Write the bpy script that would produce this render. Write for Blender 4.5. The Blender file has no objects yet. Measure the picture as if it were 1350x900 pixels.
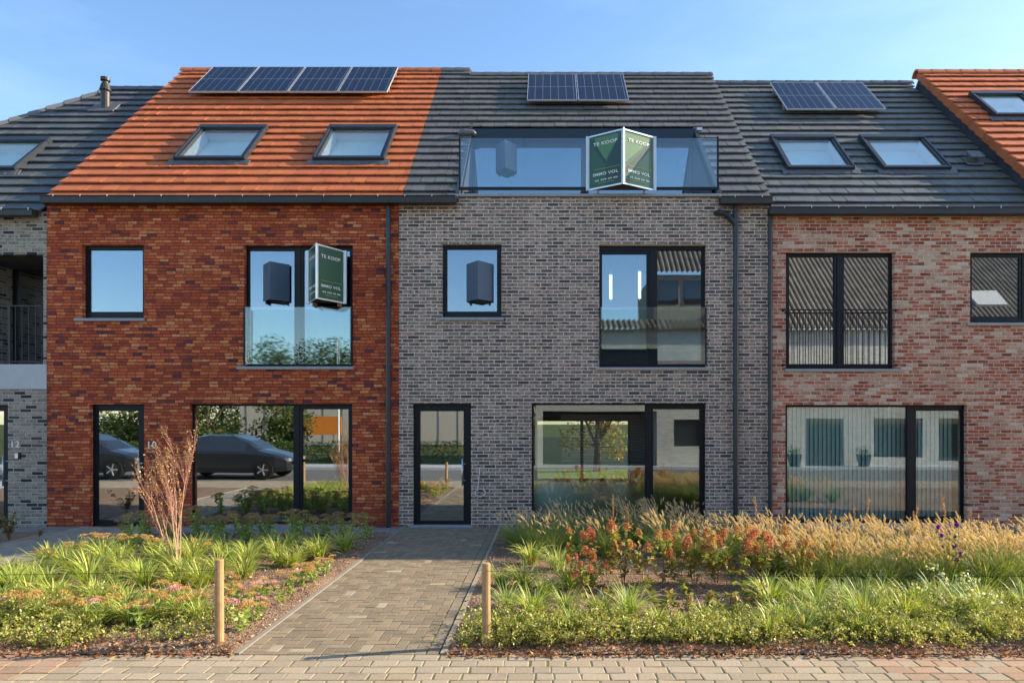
import bpy, math, random
import numpy as np
from mathutils import Matrix, Vector, Euler
R = math.radians
random.seed(7); rng = np.random.default_rng(11)
scene = bpy.context.scene
col = bpy.data.collections.new('scene_objects'); scene.collection.children.link(col)
CY = -12.86; EYE = 2.03; F = 900.0; VX = 722.0; VY = 552.0

def PX(px, y=0.0):           # photo column at depth y -> X
    return (px - VX) * (y - CY) / F
def PZ(py, y=0.0):           # photo row at depth y -> Z
    return EYE + (VY - py) * (y - CY) / F
def GP(px, py):              # photo pixel on the ground -> (X, Y)
    D = F * EYE / (py - VY)
    return ((px - VX) * D / F, CY + D)

# ------------------------------------------------------------------ nodes
def new_mat(name):
    m = bpy.data.materials.new(name); m.use_nodes = True
    nt = m.node_tree; nt.nodes.clear()
    out = nt.nodes.new('ShaderNodeOutputMaterial')
    return m, nt, out
def N(nt, typ, **kw):
    n = nt.nodes.new(typ)
    for k, v in kw.items():
        if k.startswith('_'): setattr(n, k[1:], v)
    return n
def put(nt, sock, v):
    if isinstance(v, bpy.types.NodeSocket): nt.links.new(v, sock)
    else:
        if hasattr(sock, 'default_value'):
            try: sock.default_value = v
            except Exception: sock.default_value = (*v, 1.0)
def M(nt, op, a, b=None, c=None, clamp=False):
    n = nt.nodes.new('ShaderNodeMath'); n.operation = op; n.use_clamp = clamp
    put(nt, n.inputs[0], a)
    if b is not None: put(nt, n.inputs[1], b)
    if c is not None: put(nt, n.inputs[2], c)
    return n.outputs[0]
def MIX(nt, f, a, b, blend='MIX'):
    n = nt.nodes.new('ShaderNodeMix'); n.data_type = 'RGBA'; n.blend_type = blend
    put(nt, n.inputs[0], f)
    for s, v in ((n.inputs[6], a), (n.inputs[7], b)):
        if isinstance(v, bpy.types.NodeSocket): nt.links.new(v, s)
        else: s.default_value = (*v[:3], 1.0)
    return n.outputs[2]
def RAMP(nt, f, stops, interp='LINEAR'):
    n = nt.nodes.new('ShaderNodeValToRGB'); cr = n.color_ramp; cr.interpolation = interp
    while len(cr.elements) < len(stops): cr.elements.new(0.5)
    for e, (p, c) in zip(cr.elements, stops):
        e.position = p; e.color = (*c, 1) if len(c) == 3 else c
    put(nt, n.inputs[0], f); return n.outputs[0]
def NOISE(nt, vec=None, scale=5, detail=3, rough=0.5):
    n = nt.nodes.new('ShaderNodeTexNoise')
    n.inputs['Scale'].default_value = scale; n.inputs['Detail'].default_value = detail; n.inputs['Roughness'].default_value = rough
    if vec is not None: nt.links.new(vec, n.inputs['Vector'])
    return n.outputs['Fac']
def PRIN(nt, out, color, rough=0.6, spec=0.5, metal=0.0, normal=None):
    b = nt.nodes.new('ShaderNodeBsdfPrincipled')
    put(nt, b.inputs['Base Color'], color if isinstance(color, bpy.types.NodeSocket) else (*color[:3], 1))
    put(nt, b.inputs['Roughness'], rough); b.inputs['Specular IOR Level'].default_value = spec
    b.inputs['Metallic'].default_value = metal
    if normal is not None: nt.links.new(normal, b.inputs['Normal'])
    if out is not None: nt.links.new(b.outputs[0], out.inputs[0])
    return b
def BUMP(nt, h, dist=0.005, strength=1.0):
    n = nt.nodes.new('ShaderNodeBump'); n.inputs['Distance'].default_value = dist; n.inputs['Strength'].default_value = strength
    nt.links.new(h, n.inputs['Height']); return n.outputs[0]
def POS(nt): return nt.nodes.new('ShaderNodeNewGeometry').outputs['Position']

def plain(name, color, rough=0.6, spec=0.5, metal=0.0, var=0.12, scale=6, bump=0.0, bscale=80):
    m, nt, out = new_mat(name)
    p = POS(nt)
    f = NOISE(nt, p, scale, 4, 0.6)
    c = MIX(nt, 1.0, color, RAMP(nt, f, [(0.25, (1 - var,) * 3), (0.75, (1 + var,) * 3)]), 'MULTIPLY')
    nrm = BUMP(nt, NOISE(nt, p, bscale, 3, 0.6), bump) if bump else None
    PRIN(nt, out, c, rough, spec, metal, nrm)
    return m

def brick_mat(name, stops, mortar, h, w, mw, seed, vary=0.5, patch=None, wash=None, dark_rows=0.0):
    m, nt, out = new_mat(name)
    sep = nt.nodes.new('ShaderNodeSeparateXYZ'); nt.links.new(POS(nt), sep.inputs[0])
    x, y, z = sep.outputs
    wob = NOISE(nt, POS(nt), 9, 2, 0.5)
    wob2 = M(nt, 'MULTIPLY', M(nt, 'SUBTRACT', wob, 0.5), 0.006)
    u = M(nt, 'ADD', M(nt, 'ADD', x, y), 100.0 + seed)
    zz = M(nt, 'ADD', M(nt, 'ADD', z, 10.0), wob2)
    v = M(nt, 'DIVIDE', zz, h)
    row = M(nt, 'FLOOR', v)
    wn1 = nt.nodes.new('ShaderNodeTexWhiteNoise'); wn1.noise_dimensions = '1D'
    put(nt, wn1.inputs['W'], M(nt, 'ADD', row, seed * 1.37))
    off = M(nt, 'ADD', M(nt, 'MULTIPLY', row, 0.5), M(nt, 'MULTIPLY', wn1.outputs['Value'], vary))
    ub = M(nt, 'ADD', M(nt, 'DIVIDE', u, w), off)
    cl = M(nt, 'FLOOR', ub)
    comb = nt.nodes.new('ShaderNodeCombineXYZ')
    put(nt, comb.inputs[0], cl); put(nt, comb.inputs[1], row); put(nt, comb.inputs[2], float(seed))
    wn = nt.nodes.new('ShaderNodeTexWhiteNoise'); wn.noise_dimensions = '3D'; nt.links.new(comb.outputs[0], wn.inputs['Vector'])
    fu = M(nt, 'MULTIPLY', M(nt, 'FRACT', ub), w); fv = M(nt, 'MULTIPLY', M(nt, 'FRACT', v), h)
    e = 0.0025
    def edge(f, size):
        a = M(nt, 'DIVIDE', M(nt, 'SUBTRACT', f, mw / 2 - e), 2 * e, clamp=True)
        b = M(nt, 'DIVIDE', M(nt, 'SUBTRACT', size - mw / 2 + e, f), 2 * e, clamp=True)
        return M(nt, 'MINIMUM', a, b)
    edgeN = M(nt, 'MULTIPLY', M(nt, 'SUBTRACT', NOISE(nt, POS(nt), 60, 2, 0.5), 0.5), 0.010)
    mask = M(nt, 'MINIMUM', edge(M(nt, 'ADD', fu, edgeN), w), edge(M(nt, 'ADD', fv, M(nt, 'MULTIPLY', edgeN, 0.6)), h))
    bc = RAMP(nt, wn.outputs['Value'], stops)
    # mottling within each brick
    mp = nt.nodes.new('ShaderNodeMapping'); nt.links.new(POS(nt), mp.inputs[0]); mp.inputs['Scale'].default_value = (1, 1, 2.2)
    mot = NOISE(nt, mp.outputs[0], 26, 4, 0.65)
    bc = MIX(nt, 1.0, bc, RAMP(nt, mot, [(0.28, (0.62,) * 3), (0.72, (1.38,) * 3)]), 'MULTIPLY')
    if patch:   # hand-moulded scorch or lime marks with a shape of their own
        pc, lo, hi, sc = patch
        mp2 = nt.nodes.new('ShaderNodeMapping'); nt.links.new(POS(nt), mp2.inputs[0]); mp2.inputs['Scale'].default_value = (1, 1, 2.6)
        add = nt.nodes.new('ShaderNodeVectorMath'); add.operation = 'ADD'
        nt.links.new(mp2.outputs[0], add.inputs[0])
        sc3 = nt.nodes.new('ShaderNodeVectorMath'); sc3.operation = 'SCALE'; nt.links.new(wn.outputs['Color'], sc3.inputs[0]); sc3.inputs['Scale'].default_value = 0.12
        nt.links.new(sc3.outputs[0], add.inputs[1])
        pf = NOISE(nt, add.outputs[0], sc, 4, 0.6)
        pf = M(nt, 'DIVIDE', M(nt, 'SUBTRACT', pf, lo), hi - lo, clamp=True)
        bc = MIX(nt, pf, bc, pc)
    mc = MIX(nt, NOISE(nt, POS(nt), 14, 3, 0.6), tuple(0.8 * c for c in mortar), tuple(1.15 * c for c in mortar))
    if wash:
        bc = MIX(nt, M(nt, 'MULTIPLY', M(nt, 'DIVIDE', M(nt, 'SUBTRACT', NOISE(nt, POS(nt), 2.1, 4, 0.6), 0.45), 0.3, clamp=True), wash[1]), bc, wash[0])
    c = MIX(nt, mask, mc, bc)
    mp3 = nt.nodes.new('ShaderNodeMapping'); nt.links.new(POS(nt), mp3.inputs[0]); mp3.inputs['Scale'].default_value = (2.6, 2.6, 0.35)
    large = M(nt, 'ADD', M(nt, 'MULTIPLY', NOISE(nt, POS(nt), 0.7, 4, 0.6), 0.55), M(nt, 'MULTIPLY', NOISE(nt, mp3.outputs[0], 1.0, 4, 0.6), 0.45))
    c = MIX(nt, 1.0, c, RAMP(nt, large, [(0.36, (0.86,) * 3), (0.64, (1.12,) * 3)]), 'MULTIPLY')
    hh = M(nt, 'ADD', mask, M(nt, 'MULTIPLY', mot, 0.5))
    hh = M(nt, 'ADD', hh, M(nt, 'MULTIPLY', wn.outputs['Value'], 0.35))
    PRIN(nt, out, c, 0.9, 0.2, 0, BUMP(nt, hh, 0.007))
    return m

def attr_mat(name, rough=0.7, spec=0.3, trans=0.0, noise=0.12, nscale=30, bump=0.0, bscale=90, tint=(1, 1, 1), patch=None):
    m, nt, out = new_mat(name)
    a = nt.nodes.new('ShaderNodeAttribute'); a.attribute_name = 'col'
    f = NOISE(nt, POS(nt), nscale, 3, 0.6)
    c = MIX(nt, 1.0, a.outputs['Color'], RAMP(nt, f, [(0.25, tuple((1 - noise) * t for t in tint)), (0.75, tuple((1 + noise) * t for t in tint))]), 'MULTIPLY')
    if patch:
        f2 = NOISE(nt, POS(nt), patch[3], 5, 0.65)
        c = MIX(nt, M(nt, 'DIVIDE', M(nt, 'SUBTRACT', f2, patch[1]), patch[2] - patch[1], clamp=True), c, patch[0])
    nrm = BUMP(nt, NOISE(nt, POS(nt), bscale, 3, 0.6), bump) if bump else None
    b = PRIN(nt, None if trans else out, c, rough, spec, 0, nrm)
    if trans:
        t = nt.nodes.new('ShaderNodeBsdfTranslucent'); nt.links.new(MIX(nt, 1.0, c, (1.5, 1.45, 0.75), 'MULTIPLY'), t.inputs[0])
        mx = nt.nodes.new('ShaderNodeMixShader'); mx.inputs[0].default_value = trans
        nt.links.new(b.outputs[0], mx.inputs[1]); nt.links.new(t.outputs[0], mx.inputs[2]); nt.links.new(mx.outputs[0], out.inputs[0])
    return m

def glass_mat(name, fac, tint=(0.8, 0.87, 0.86), refl=(0.93, 0.97, 1.0), wav=0.0004):
    m, nt, out = new_mat(name)
    g = nt.nodes.new('ShaderNodeBsdfGlossy'); g.inputs['Roughness'].default_value = 0.0; g.inputs['Color'].default_value = (*refl, 1)
    nt.links.new(BUMP(nt, NOISE(nt, POS(nt), 1.3, 1, 0.3), wav * 10, 0.1), g.inputs['Normal'])
    t = nt.nodes.new('ShaderNodeBsdfTransparent'); t.inputs[0].default_value = (*tint, 1)
    lw = nt.nodes.new('ShaderNodeLayerWeight'); lw.inputs['Blend'].default_value = 0.5
    f = M(nt, 'ADD', M(nt, 'MULTIPLY', M(nt, 'POWER', lw.outputs['Facing'], 4.0), 0.85), fac, clamp=True)
    mx = nt.nodes.new('ShaderNodeMixShader'); nt.links.new(f, mx.inputs[0])
    nt.links.new(t.outputs[0], mx.inputs[1]); nt.links.new(g.outputs[0], mx.inputs[2]); nt.links.new(mx.outputs[0], out.inputs[0])
    return m

MT = {}
MT['brick_red'] = brick_mat('red_brick', [(0, (0.10, 0.04, 0.045)), (0.05, (0.17, 0.05, 0.045)), (0.10, (0.33, 0.062, 0.032)), (0.35, (0.45, 0.085, 0.036)), (0.65, (0.54, 0.125, 0.045)), (0.9, (0.64, 0.20, 0.075)), (1, (0.68, 0.28, 0.12))],
    (0.13, 0.045, 0.032), 0.059, 0.172, 0.0095, 3, 1.0, patch=((0.22, 0.07, 0.05), 0.53, 0.70, 17))
MT['brick_grey'] = brick_mat('grey_brick', [(0, (0.065, 0.056, 0.06)), (0.08, (0.14, 0.115, 0.10)), (0.25, (0.24, 0.175, 0.14)), (0.55, (0.315, 0.23, 0.182)), (0.8, (0.39, 0.295, 0.24)), (1, (0.40, 0.25, 0.19))],
    (0.76, 0.63, 0.53), 0.0657, 0.218, 0.0145, 9, 0.12, patch=((0.06, 0.055, 0.06), 0.515, 0.60, 13))
MT['brick_pale'] = brick_mat('pale_brick', [(0, (0.03, 0.033, 0.045)), (0.12, (0.06, 0.058, 0.065)), (0.2, (0.24, 0.20, 0.16)), (0.6, (0.30, 0.26, 0.21)), (1, (0.37, 0.32, 0.26))],
    (0.52, 0.46, 0.37), 0.0657, 0.218, 0.013, 21, 0.12, patch=((0.05, 0.055, 0.07), 0.58, 0.66, 13))
MT['brick_pink'] = brick_mat('pink_brick', [(0, (0.20, 0.05, 0.033)), (0.25, (0.36, 0.088, 0.046)), (0.5, (0.44, 0.13, 0.07)), (0.58, (0.43, 0.22, 0.14)), (0.85, (0.49, 0.30, 0.20)), (1, (0.60, 0.47, 0.35))],
    (0.67, 0.51, 0.40), 0.0657, 0.205, 0.013, 33, 0.25, patch=((0.64, 0.50, 0.38), 0.51, 0.76, 6))
MT['opp_brick'] = brick_mat('white_brick', [(0, (0.6, 0.58, 0.53)), (1, (0.78, 0.76, 0.7))], (0.5, 0.48, 0.44), 0.065, 0.22, 0.010, 41, 0.1)
MT['tile'] = attr_mat('roof_tile', 0.62, 0.35, noise=0.10, nscale=14, bump=0.0015, bscale=120)
MT['tile_dark'] = attr_mat('dark_roof_tile', 0.5, 0.45, noise=0.12, nscale=9, bump=0.0015, bscale=120)
MT['paver'] = attr_mat('concrete_paver', 0.85, 0.25, noise=0.14, nscale=45, bump=0.002, bscale=160, patch=((0.13, 0.125, 0.10), 0.62, 0.82, 2.2))
MT['joint'] = plain('joint_sand', (0.16, 0.16, 0.06), 0.95, 0.1, var=0.45, scale=7)
MT['black'] = plain('anthracite_aluminium', (0.008, 0.010, 0.014), 0.45, 0.3, var=0.1, scale=3)
MT['blackgloss'] = plain('dark_blue_fascia', (0.010, 0.020, 0.036), 0.35, 0.5, var=0.08, scale=2)
MT['gutter'] = plain('black_zinc', (0.028, 0.025, 0.023), 0.5, 0.5, 0.0, var=0.25, scale=4)
MT['pipe'] = plain('dark_pipe_enamel', (0.02, 0.027, 0.036), 0.38, 0.5, var=0.15, scale=3)
MT['alu'] = plain('brushed_aluminium', (0.62, 0.62, 0.62), 0.35, 0.5, 0.6, var=0.06)
MT['steel'] = plain('stainless_steel', (0.65, 0.65, 0.66), 0.3, 0.5, 0.8, var=0.05)
MT['bluestone'] = plain('bluestone', (0.30, 0.31, 0.325), 0.65, 0.35, var=0.14, scale=12, bump=0.001)
MT['concrete'] = plain('pale_concrete', (0.48, 0.49, 0.50), 0.8, 0.25, var=0.07, scale=5, bump=0.001)
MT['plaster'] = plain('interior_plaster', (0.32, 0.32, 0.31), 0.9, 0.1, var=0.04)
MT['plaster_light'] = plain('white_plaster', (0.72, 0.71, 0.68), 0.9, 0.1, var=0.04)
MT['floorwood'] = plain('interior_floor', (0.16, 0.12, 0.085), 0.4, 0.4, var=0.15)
MT['lead'] = plain('lead_flashing', (0.12, 0.125, 0.135), 0.55, 0.5, 0.2, var=0.3, scale=14, bump=0.006, bscale=22)
MT['slate'] = plain('slate_cladding', (0.035, 0.038, 0.046), 0.5, 0.4, var=0.3, scale=4)
MT['membrane'] = plain('roof_membrane', (0.05, 0.052, 0.056), 0.7, 0.2, var=0.2)
MT['glass'] = glass_mat('window_glass', 0.40)
MT['glass_clear'] = glass_mat('clear_window_glass', 0.20)
MT['glass_up'] = glass_mat('upper_window_glass', 0.25, refl=(0.76, 0.87, 1.0))
MT['glass_door'] = glass_mat('door_glass', 0.40)
MT['glass_sky'] = glass_mat('skylight_glass', 0.10, (0.93, 0.97, 0.96))
MT['glass_rail'] = glass_mat('balustrade_glass', 0.10, (0.86, 0.93, 0.93))
MT['green'] = plain('green_sign_print', (0.012, 0.085, 0.045), 0.35, 0.5, var=0.10, scale=1.5)
MT['green_dark'] = plain('dark_green_sign_print', (0.006, 0.04, 0.036), 0.35, 0.5, var=0.06)
MT['green_light'] = plain('light_green_sign_print', (0.075, 0.19, 0.075), 0.35, 0.5, var=0.08)
MT['lime'] = plain('lime_print', (0.30, 0.42, 0.08), 0.5, 0.3, var=0.02)
MT['white'] = plain('white_lettering', (0.8, 0.8, 0.78), 0.5, 0.3, var=0.02)
MT['board_under'] = plain('raw_board', (0.055, 0.045, 0.032), 0.8, 0.2, var=0.2)
MT['slateblue'] = plain('blue_grey_silhouette', (0.085, 0.125, 0.18), 0.5, 0.4, var=0.05)
MT['wood'] = plain('peeled_pine', (0.42, 0.27, 0.13), 0.75, 0.3, var=0.25, scale=9, bump=0.002, bscale=40)
MT['brass'] = plain('pale_gold_number', (0.85, 0.78, 0.62), 0.5, 0.5, 0.0, var=0.04)
MT['blind'] = plain('pale_blind_fabric', (0.66, 0.84, 0.82), 0.9, 0.1, var=0.04)
MT['skyblind'] = plain('pale_skylight_blind', (0.80, 0.84, 0.80), .9, .1, var=.03)
MT['cable'] = plain('white_cable', (0.62, 0.62, 0.62), 0.5, 0.4, var=0.03)
MT['asphalt'] = plain('asphalt', (0.16, 0.155, 0.145), 0.9, 0.2, var=0.15, scale=3, bump=0.003)
MT['leaf'] = attr_mat('leaf', 0.42, 0.4, trans=0.30, noise=0.15, nscale=22)
MT['petal'] = attr_mat('petal', 0.8, 0.15, trans=0.3, noise=0.12, nscale=60)
MT['plume'] = attr_mat('plume', 0.8, 0.15, trans=0.45, noise=0.08, nscale=60)
MT['bark'] = attr_mat('bark', 0.85, 0.2, noise=0.25, nscale=40)
MT['mulchbits'] = attr_mat('bark_chip', 0.85, 0.2, noise=0.2, nscale=60)
MT['fallen'] = attr_mat('dry_leaf', 0.6, 0.3, trans=0.2, noise=0.2, nscale=60)

def mulch_mat():
    m, nt, out = new_mat('bark_mulch')
    p = POS(nt)
    v = nt.nodes.new('ShaderNodeTexVoronoi'); v.inputs['Scale'].default_value = 55; nt.links.new(p, v.inputs['Vector'])
    c = RAMP(nt, M(nt, 'FRACT', M(nt, 'MULTIPLY', v.outputs['Color'], 3.0)), [(0, (0.13, 0.08, 0.05)), (0.5, (0.31, 0.205, 0.13)), (1, (0.50, 0.36, 0.25))])
    c = MIX(nt, NOISE(nt, p, 4, 4), c, (0.24, 0.16, 0.105))
    PRIN(nt, out, c, 0.95, 0.15, 0, BUMP(nt, v.outputs['Distance'], 0.012))
    return m
MT['mulch'] = mulch_mat()
def ground_mat():
    m, nt, out = new_mat('ground_soil')
    p = POS(nt)
    c = RAMP(nt, NOISE(nt, p, 0.6, 6, 0.65), [(0.3, (0.05, 0.075, 0.02)), (0.6, (0.10, 0.11, 0.04)), (0.8, (0.14, 0.11, 0.07))])
    PRIN(nt, out, c, 0.95, 0.1, 0, BUMP(nt, NOISE(nt, p, 20, 4), 0.02)); return m
MT['soil'] = ground_mat()
def cell_mat():
    m, nt, out = new_mat('solar_cells')
    tc = nt.nodes.new('ShaderNodeTexCoord'); sep = nt.nodes.new('ShaderNodeSeparateXYZ'); nt.links.new(tc.outputs['Object'], sep.inputs[0])
    x, y, z = sep.outputs
    def ln(v, n, size, w):
        f = M(nt, 'FRACT', M(nt, 'MULTIPLY', v, n / size))
        d = M(nt, 'MULTIPLY', M(nt, 'MINIMUM', f, M(nt, 'SUBTRACT', 1.0, f)), size / n)
        return M(nt, 'LESS_THAN', d, w)
    a = M(nt, 'MAXIMUM', ln(x, 6, 1.10, 0.004), M(nt, 'LESS_THAN', M(nt, 'ABSOLUTE', M(nt, 'SUBTRACT', y, 0.845)), 0.008))
    b = M(nt, 'MAXIMUM', ln(y, 20, 1.69, 0.0015), ln(x, 30, 1.10, 0.0007))
    base = MIX(nt, M(nt, 'MULTIPLY', b, 0.5), (0.006, 0.010, 0.028), (0.06, 0.07, 0.11))
    c = MIX(nt, a, base, (0.20, 0.23, 0.28))
    PRIN(nt, out, c, 0.15, 0.22); return m
MT['cells'] = cell_mat()

# ------------------------------------------------------------------ objects
WM = {}
def tag(o, label=None, cat=None, group=None, kind=None):
    if label: o['label'] = label
    if cat: o['category'] = cat
    if group: o['group'] = group
    if kind: o['kind'] = kind
    return o
def adopt(o, parent, world=None):
    world = world or Matrix.Identity(4)
    WM[o.name] = world
    if parent is not None:
        o.parent = parent
        o.matrix_parent_inverse = WM[parent.name].inverted()
    o.matrix_basis = world
    return o
def empty(name, loc):
    o = bpy.data.objects.new(name, None); o.empty_display_size = 0.3; col.objects.link(o)
    return adopt(o, None, Matrix.Translation(loc))
def link(name, me, parent=None, world=None):
    o = bpy.data.objects.new(name, me); col.objects.link(o)
    return adopt(o, parent, world)

class MB:
    def __init__(s): s.v = []; s.f = []; s.c = []; s.cur = (1, 1, 1)
    def face(s, pts, c=None):
        i = len(s.v); s.v += [tuple(p) for p in pts]; s.f.append(tuple(range(i, i + len(pts)))); s.c.append(c or s.cur)
    def hexa(s, p, c=None, caps='all'):     # p: bottom 4 ccw, top 4 ccw
        i = len(s.v); s.v += [tuple(q) for q in p]
        for f in ((3, 2, 1, 0), (4, 5, 6, 7), (0, 1, 5, 4), (1, 2, 6, 5), (2, 3, 7, 6), (3, 0, 4, 7)):
            s.f.append(tuple(i + k for k in f)); s.c.append(c or s.cur)
    def box(s, x0, x1, y0, y1, z0, z1, c=None):
        s.hexa([(x0, y0, z0), (x1, y0, z0), (x1, y1, z0), (x0, y1, z0), (x0, y0, z1), (x1, y0, z1), (x1, y1, z1), (x0, y1, z1)], c)
    def tube(s, pts, r, n=8, c=None, cap=True):
        pts = [Vector(p) for p in pts]; rr = r if isinstance(r, (list, tuple)) else [r] * len(pts)
        rings = []; up = None
        for k, p in enumerate(pts):
            d = (pts[min(k + 1, len(pts) - 1)] - pts[max(k - 1, 0)]).normalized()
            if up is None: up = d.orthogonal().normalized()
            up = (up - d * up.dot(d)).normalized(); w = d.cross(up)
            i = len(s.v)
            for j in range(n):
                a = 2 * math.pi * j / n; s.v.append(tuple(p + rr[k] * (math.cos(a) * up + math.sin(a) * w)))
            rings.append(i)
        for a, b in zip(rings, rings[1:]):
            for j in range(n):
                s.f.append((a + j, a + (j + 1) % n, b + (j + 1) % n, b + j)); s.c.append(c or s.cur)
        if cap:
            s.f.append(tuple(rings[0] + j for j in reversed(range(n)))); s.c.append(c or s.cur)
            s.f.append(tuple(rings[-1] + j for j in range(n))); s.c.append(c or s.cur)
    def plate(s, x0, x1, z0, z1, holes, y0, y1, mp=None):
        """slab in the xz plane from y0 (front) to y1 with rectangular holes; mp maps (x,z,y)->point"""
        mp = mp or (lambda x, z, y: (x, y, z))
        hs = [(max(a, x0), min(b, x1), max(c, z0), min(d, z1)) for a, b, c, d in holes]
        hs = [h for h in hs if h[1] > h[0] and h[3] > h[2]]
        xs = sorted({x0, x1, *[h[0] for h in hs], *[h[1] for h in hs]}); zs = sorted({z0, z1, *[h[2] for h in hs], *[h[3] for h in hs]})
        nx, nz = len(xs) - 1, len(zs) - 1
        def solid(i, j):
            if i < 0 or j < 0 or i >= nx or j >= nz: return False
            cx, cz = (xs[i] + xs[i + 1]) / 2, (zs[j] + zs[j + 1]) / 2
            return not any(a < cx < b and c < cz < d for a, b, c, d in hs)
        for i in range(nx):
            for j in range(nz):
                if not solid(i, j): continue
                a, b, c, d = xs[i], xs[i + 1], zs[j], zs[j + 1]
                s.face([mp(a, c, y0), mp(b, c, y0), mp(b, d, y0), mp(a, d, y0)])
                s.face([mp(b, c, y1), mp(a, c, y1), mp(a, d, y1), mp(b, d, y1)])
                if not solid(i - 1, j): s.face([mp(a, c, y1), mp(a, c, y0), mp(a, d, y0), mp(a, d, y1)])
                if not solid(i + 1, j): s.face([mp(b, c, y0), mp(b, c, y1), mp(b, d, y1), mp(b, d, y0)])
                if not solid(i, j - 1): s.face([mp(a, c, y1), mp(b, c, y1), mp(b, c, y0), mp(a, c, y0)])
                if not solid(i, j + 1): s.face([mp(a, d, y0), mp(b, d, y0), mp(b, d, y1), mp(a, d, y1)])
    def build(s, name, mat, parent=None, world=None, smooth=False, local=False, bevel=0):
        me = bpy.data.meshes.new(name); me.from_pydata(s.v, [], s.f)
        me.materials.append(MT[mat] if isinstance(mat, str) else mat)
        ca = me.color_attributes.new('col', 'FLOAT_COLOR', 'CORNER')
        arr = np.ones((len(me.loops), 4), np.float32)
        cnt = np.array([len(f) for f in s.f]); arr[:, :3] = np.repeat(np.array(s.c, np.float32).reshape(-1, 3), cnt, axis=0)
        ca.data.foreach_set('color', arr.ravel())
        if smooth: me.polygons.foreach_set('use_smooth', [True] * len(me.polygons))
        me.update()
        o = link(name, me, parent, world)
        if bevel:
            b = o.modifiers.new('bevel', 'BEVEL'); b.width = bevel; b.segments = 1; b.limit_method = 'ANGLE'
        return o

def np_mesh(name, V, Q, C, mat, mats=None, mi=None, T=None):
    me = bpy.data.meshes.new(name)
    V = np.asarray(V, np.float32); Q = np.asarray(Q, np.int32)
    nq = len(Q); k = Q.shape[1]
    me.vertices.add(len(V)); me.vertices.foreach_set('co', V.ravel())
    me.loops.add(nq * k); me.loops.foreach_set('vertex_index', Q.ravel())
    me.polygons.add(nq); me.polygons.foreach_set('loop_start', np.arange(0, nq * k, k, dtype=np.int32))
    for m_ in (mats or [mat]): me.materials.append(MT[m_])
    if mi is not None: me.polygons.foreach_set('material_index', np.asarray(mi, np.int32))
    me.update(calc_edges=True); me.validate()
    ca = me.color_attributes.new('col', 'FLOAT_COLOR', 'POINT')
    arr = np.ones((len(V), 4), np.float32); arr[:, :3] = C; ca.data.foreach_set('color', arr.ravel())
    return me

class Soup:
    """quads with per-vertex colour, gathered from vectorised generators"""
    def __init__(s): s.V = []; s.Q = []; s.C = []; s.M = []; s.n = 0
    def add(s, V, Q, C, m=0):
        s.V.append(V.reshape(-1, 3)); s.Q.append(Q.reshape(-1, 4) + s.n); s.C.append(C.reshape(-1, 3)); s.n += len(s.V[-1]); s.M.append(np.full(len(s.Q[-1]), m))
    def mesh(s, name, mats):
        return np_mesh(name, np.concatenate(s.V), np.concatenate(s.Q), np.concatenate(s.C), None, mats, np.concatenate(s.M))

def pick(cols, n, jit=0.15):
    cols = np.array(cols, float); c = cols[rng.integers(0, len(cols), n)]
    t = rng.random((n, 1)); c2 = cols[rng.integers(0, len(cols), n)]
    return (c * t + c2 * (1 - t)) * (1 + rng.uniform(-jit, jit, (n, 1)))

def blades(sp, base, az, L, W, tilt, bend, cols, K=4, m=0, tipc=None, prof=None):
    n = len(base); az = np.asarray(az); d = np.stack([np.cos(az), np.sin(az), 0 * az], 1); w = np.stack([-np.sin(az), np.cos(az), 0 * az], 1)
    P = np.zeros((n, K + 1, 3)); P[:, 0] = base
    for k in range(K):
        th = tilt + bend * ((k + 0.5) / K) ** 1.3
        P[:, k + 1] = P[:, k] + (L / K)[:, None] * (d * np.sin(th)[:, None] + np.array([0, 0, 1]) * np.cos(th)[:, None])
    prof = prof or [0.7, 1.0, 0.95, 0.7, 0.08, 0.05, 0.03]
    pw = np.array([np.interp(k / K, np.linspace(0, 1, 5), prof[:5]) for k in range(K + 1)])
    tw = rng.uniform(-0.5, 0.5, n)
    wv = w * np.cos(tw)[:, None] + np.array([0, 0, 1]) * np.sin(tw)[:, None]
    A = P - wv[:, None] * (W[:, None] * pw[None])[:, :, None] * 0.5; B = P + wv[:, None] * (W[:, None] * pw[None])[:, :, None] * 0.5
    V = np.stack([A, B], 2).reshape(n, -1, 3)
    q = np.array([[2 * k, 2 * k + 1, 2 * k + 3, 2 * k + 2] for k in range(K)])
    Q = (np.arange(n) * 2 * (K + 1))[:, None, None] + q[None]
    C = np.repeat(cols[:, None], 2 * (K + 1), 1)
    if tipc is not None:
        t = (np.repeat(np.arange(K + 1), 2) / K)[None, :, None] ** 2
        C = C * (1 - t * tipc[0]) + np.array(tipc[1])[None, None] * t * tipc[0]
    sp.add(V, Q, C, m); return P

def leaves(sp, pos, L, W, cols, m=0, up=0.4, d=None, fold=0.25):
    n = len(pos)
    if d is None:
        a = rng.uniform(0, 2 * np.pi, n); e = rng.normal(up, 0.5, n)
        d = np.stack([np.cos(a) * np.cos(e), np.sin(a) * np.cos(e), np.sin(e)], 1)
    r = rng.normal(size=(n, 3)) * 0.6 + np.array([0, 0, 1.0]); nn = np.cross(d, r); nn /= np.linalg.norm(nn, axis=1)[:, None] + 1e-9
    up_ = np.cross(nn, d)
    L = np.asarray(L)[:, None]; W = np.asarray(W)[:, None]
    base = pos; mid = pos + d * L * 0.45
    V = np.stack([base, mid + nn * W * 0.5 + up_ * W * fold, pos + d * L, mid - nn * W * 0.5 + up_ * W * fold], 1)
    Q = np.arange(n * 4).reshape(n, 4)
    sp.add(V, Q, np.repeat(cols[:, None], 4, 1), m)

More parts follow.
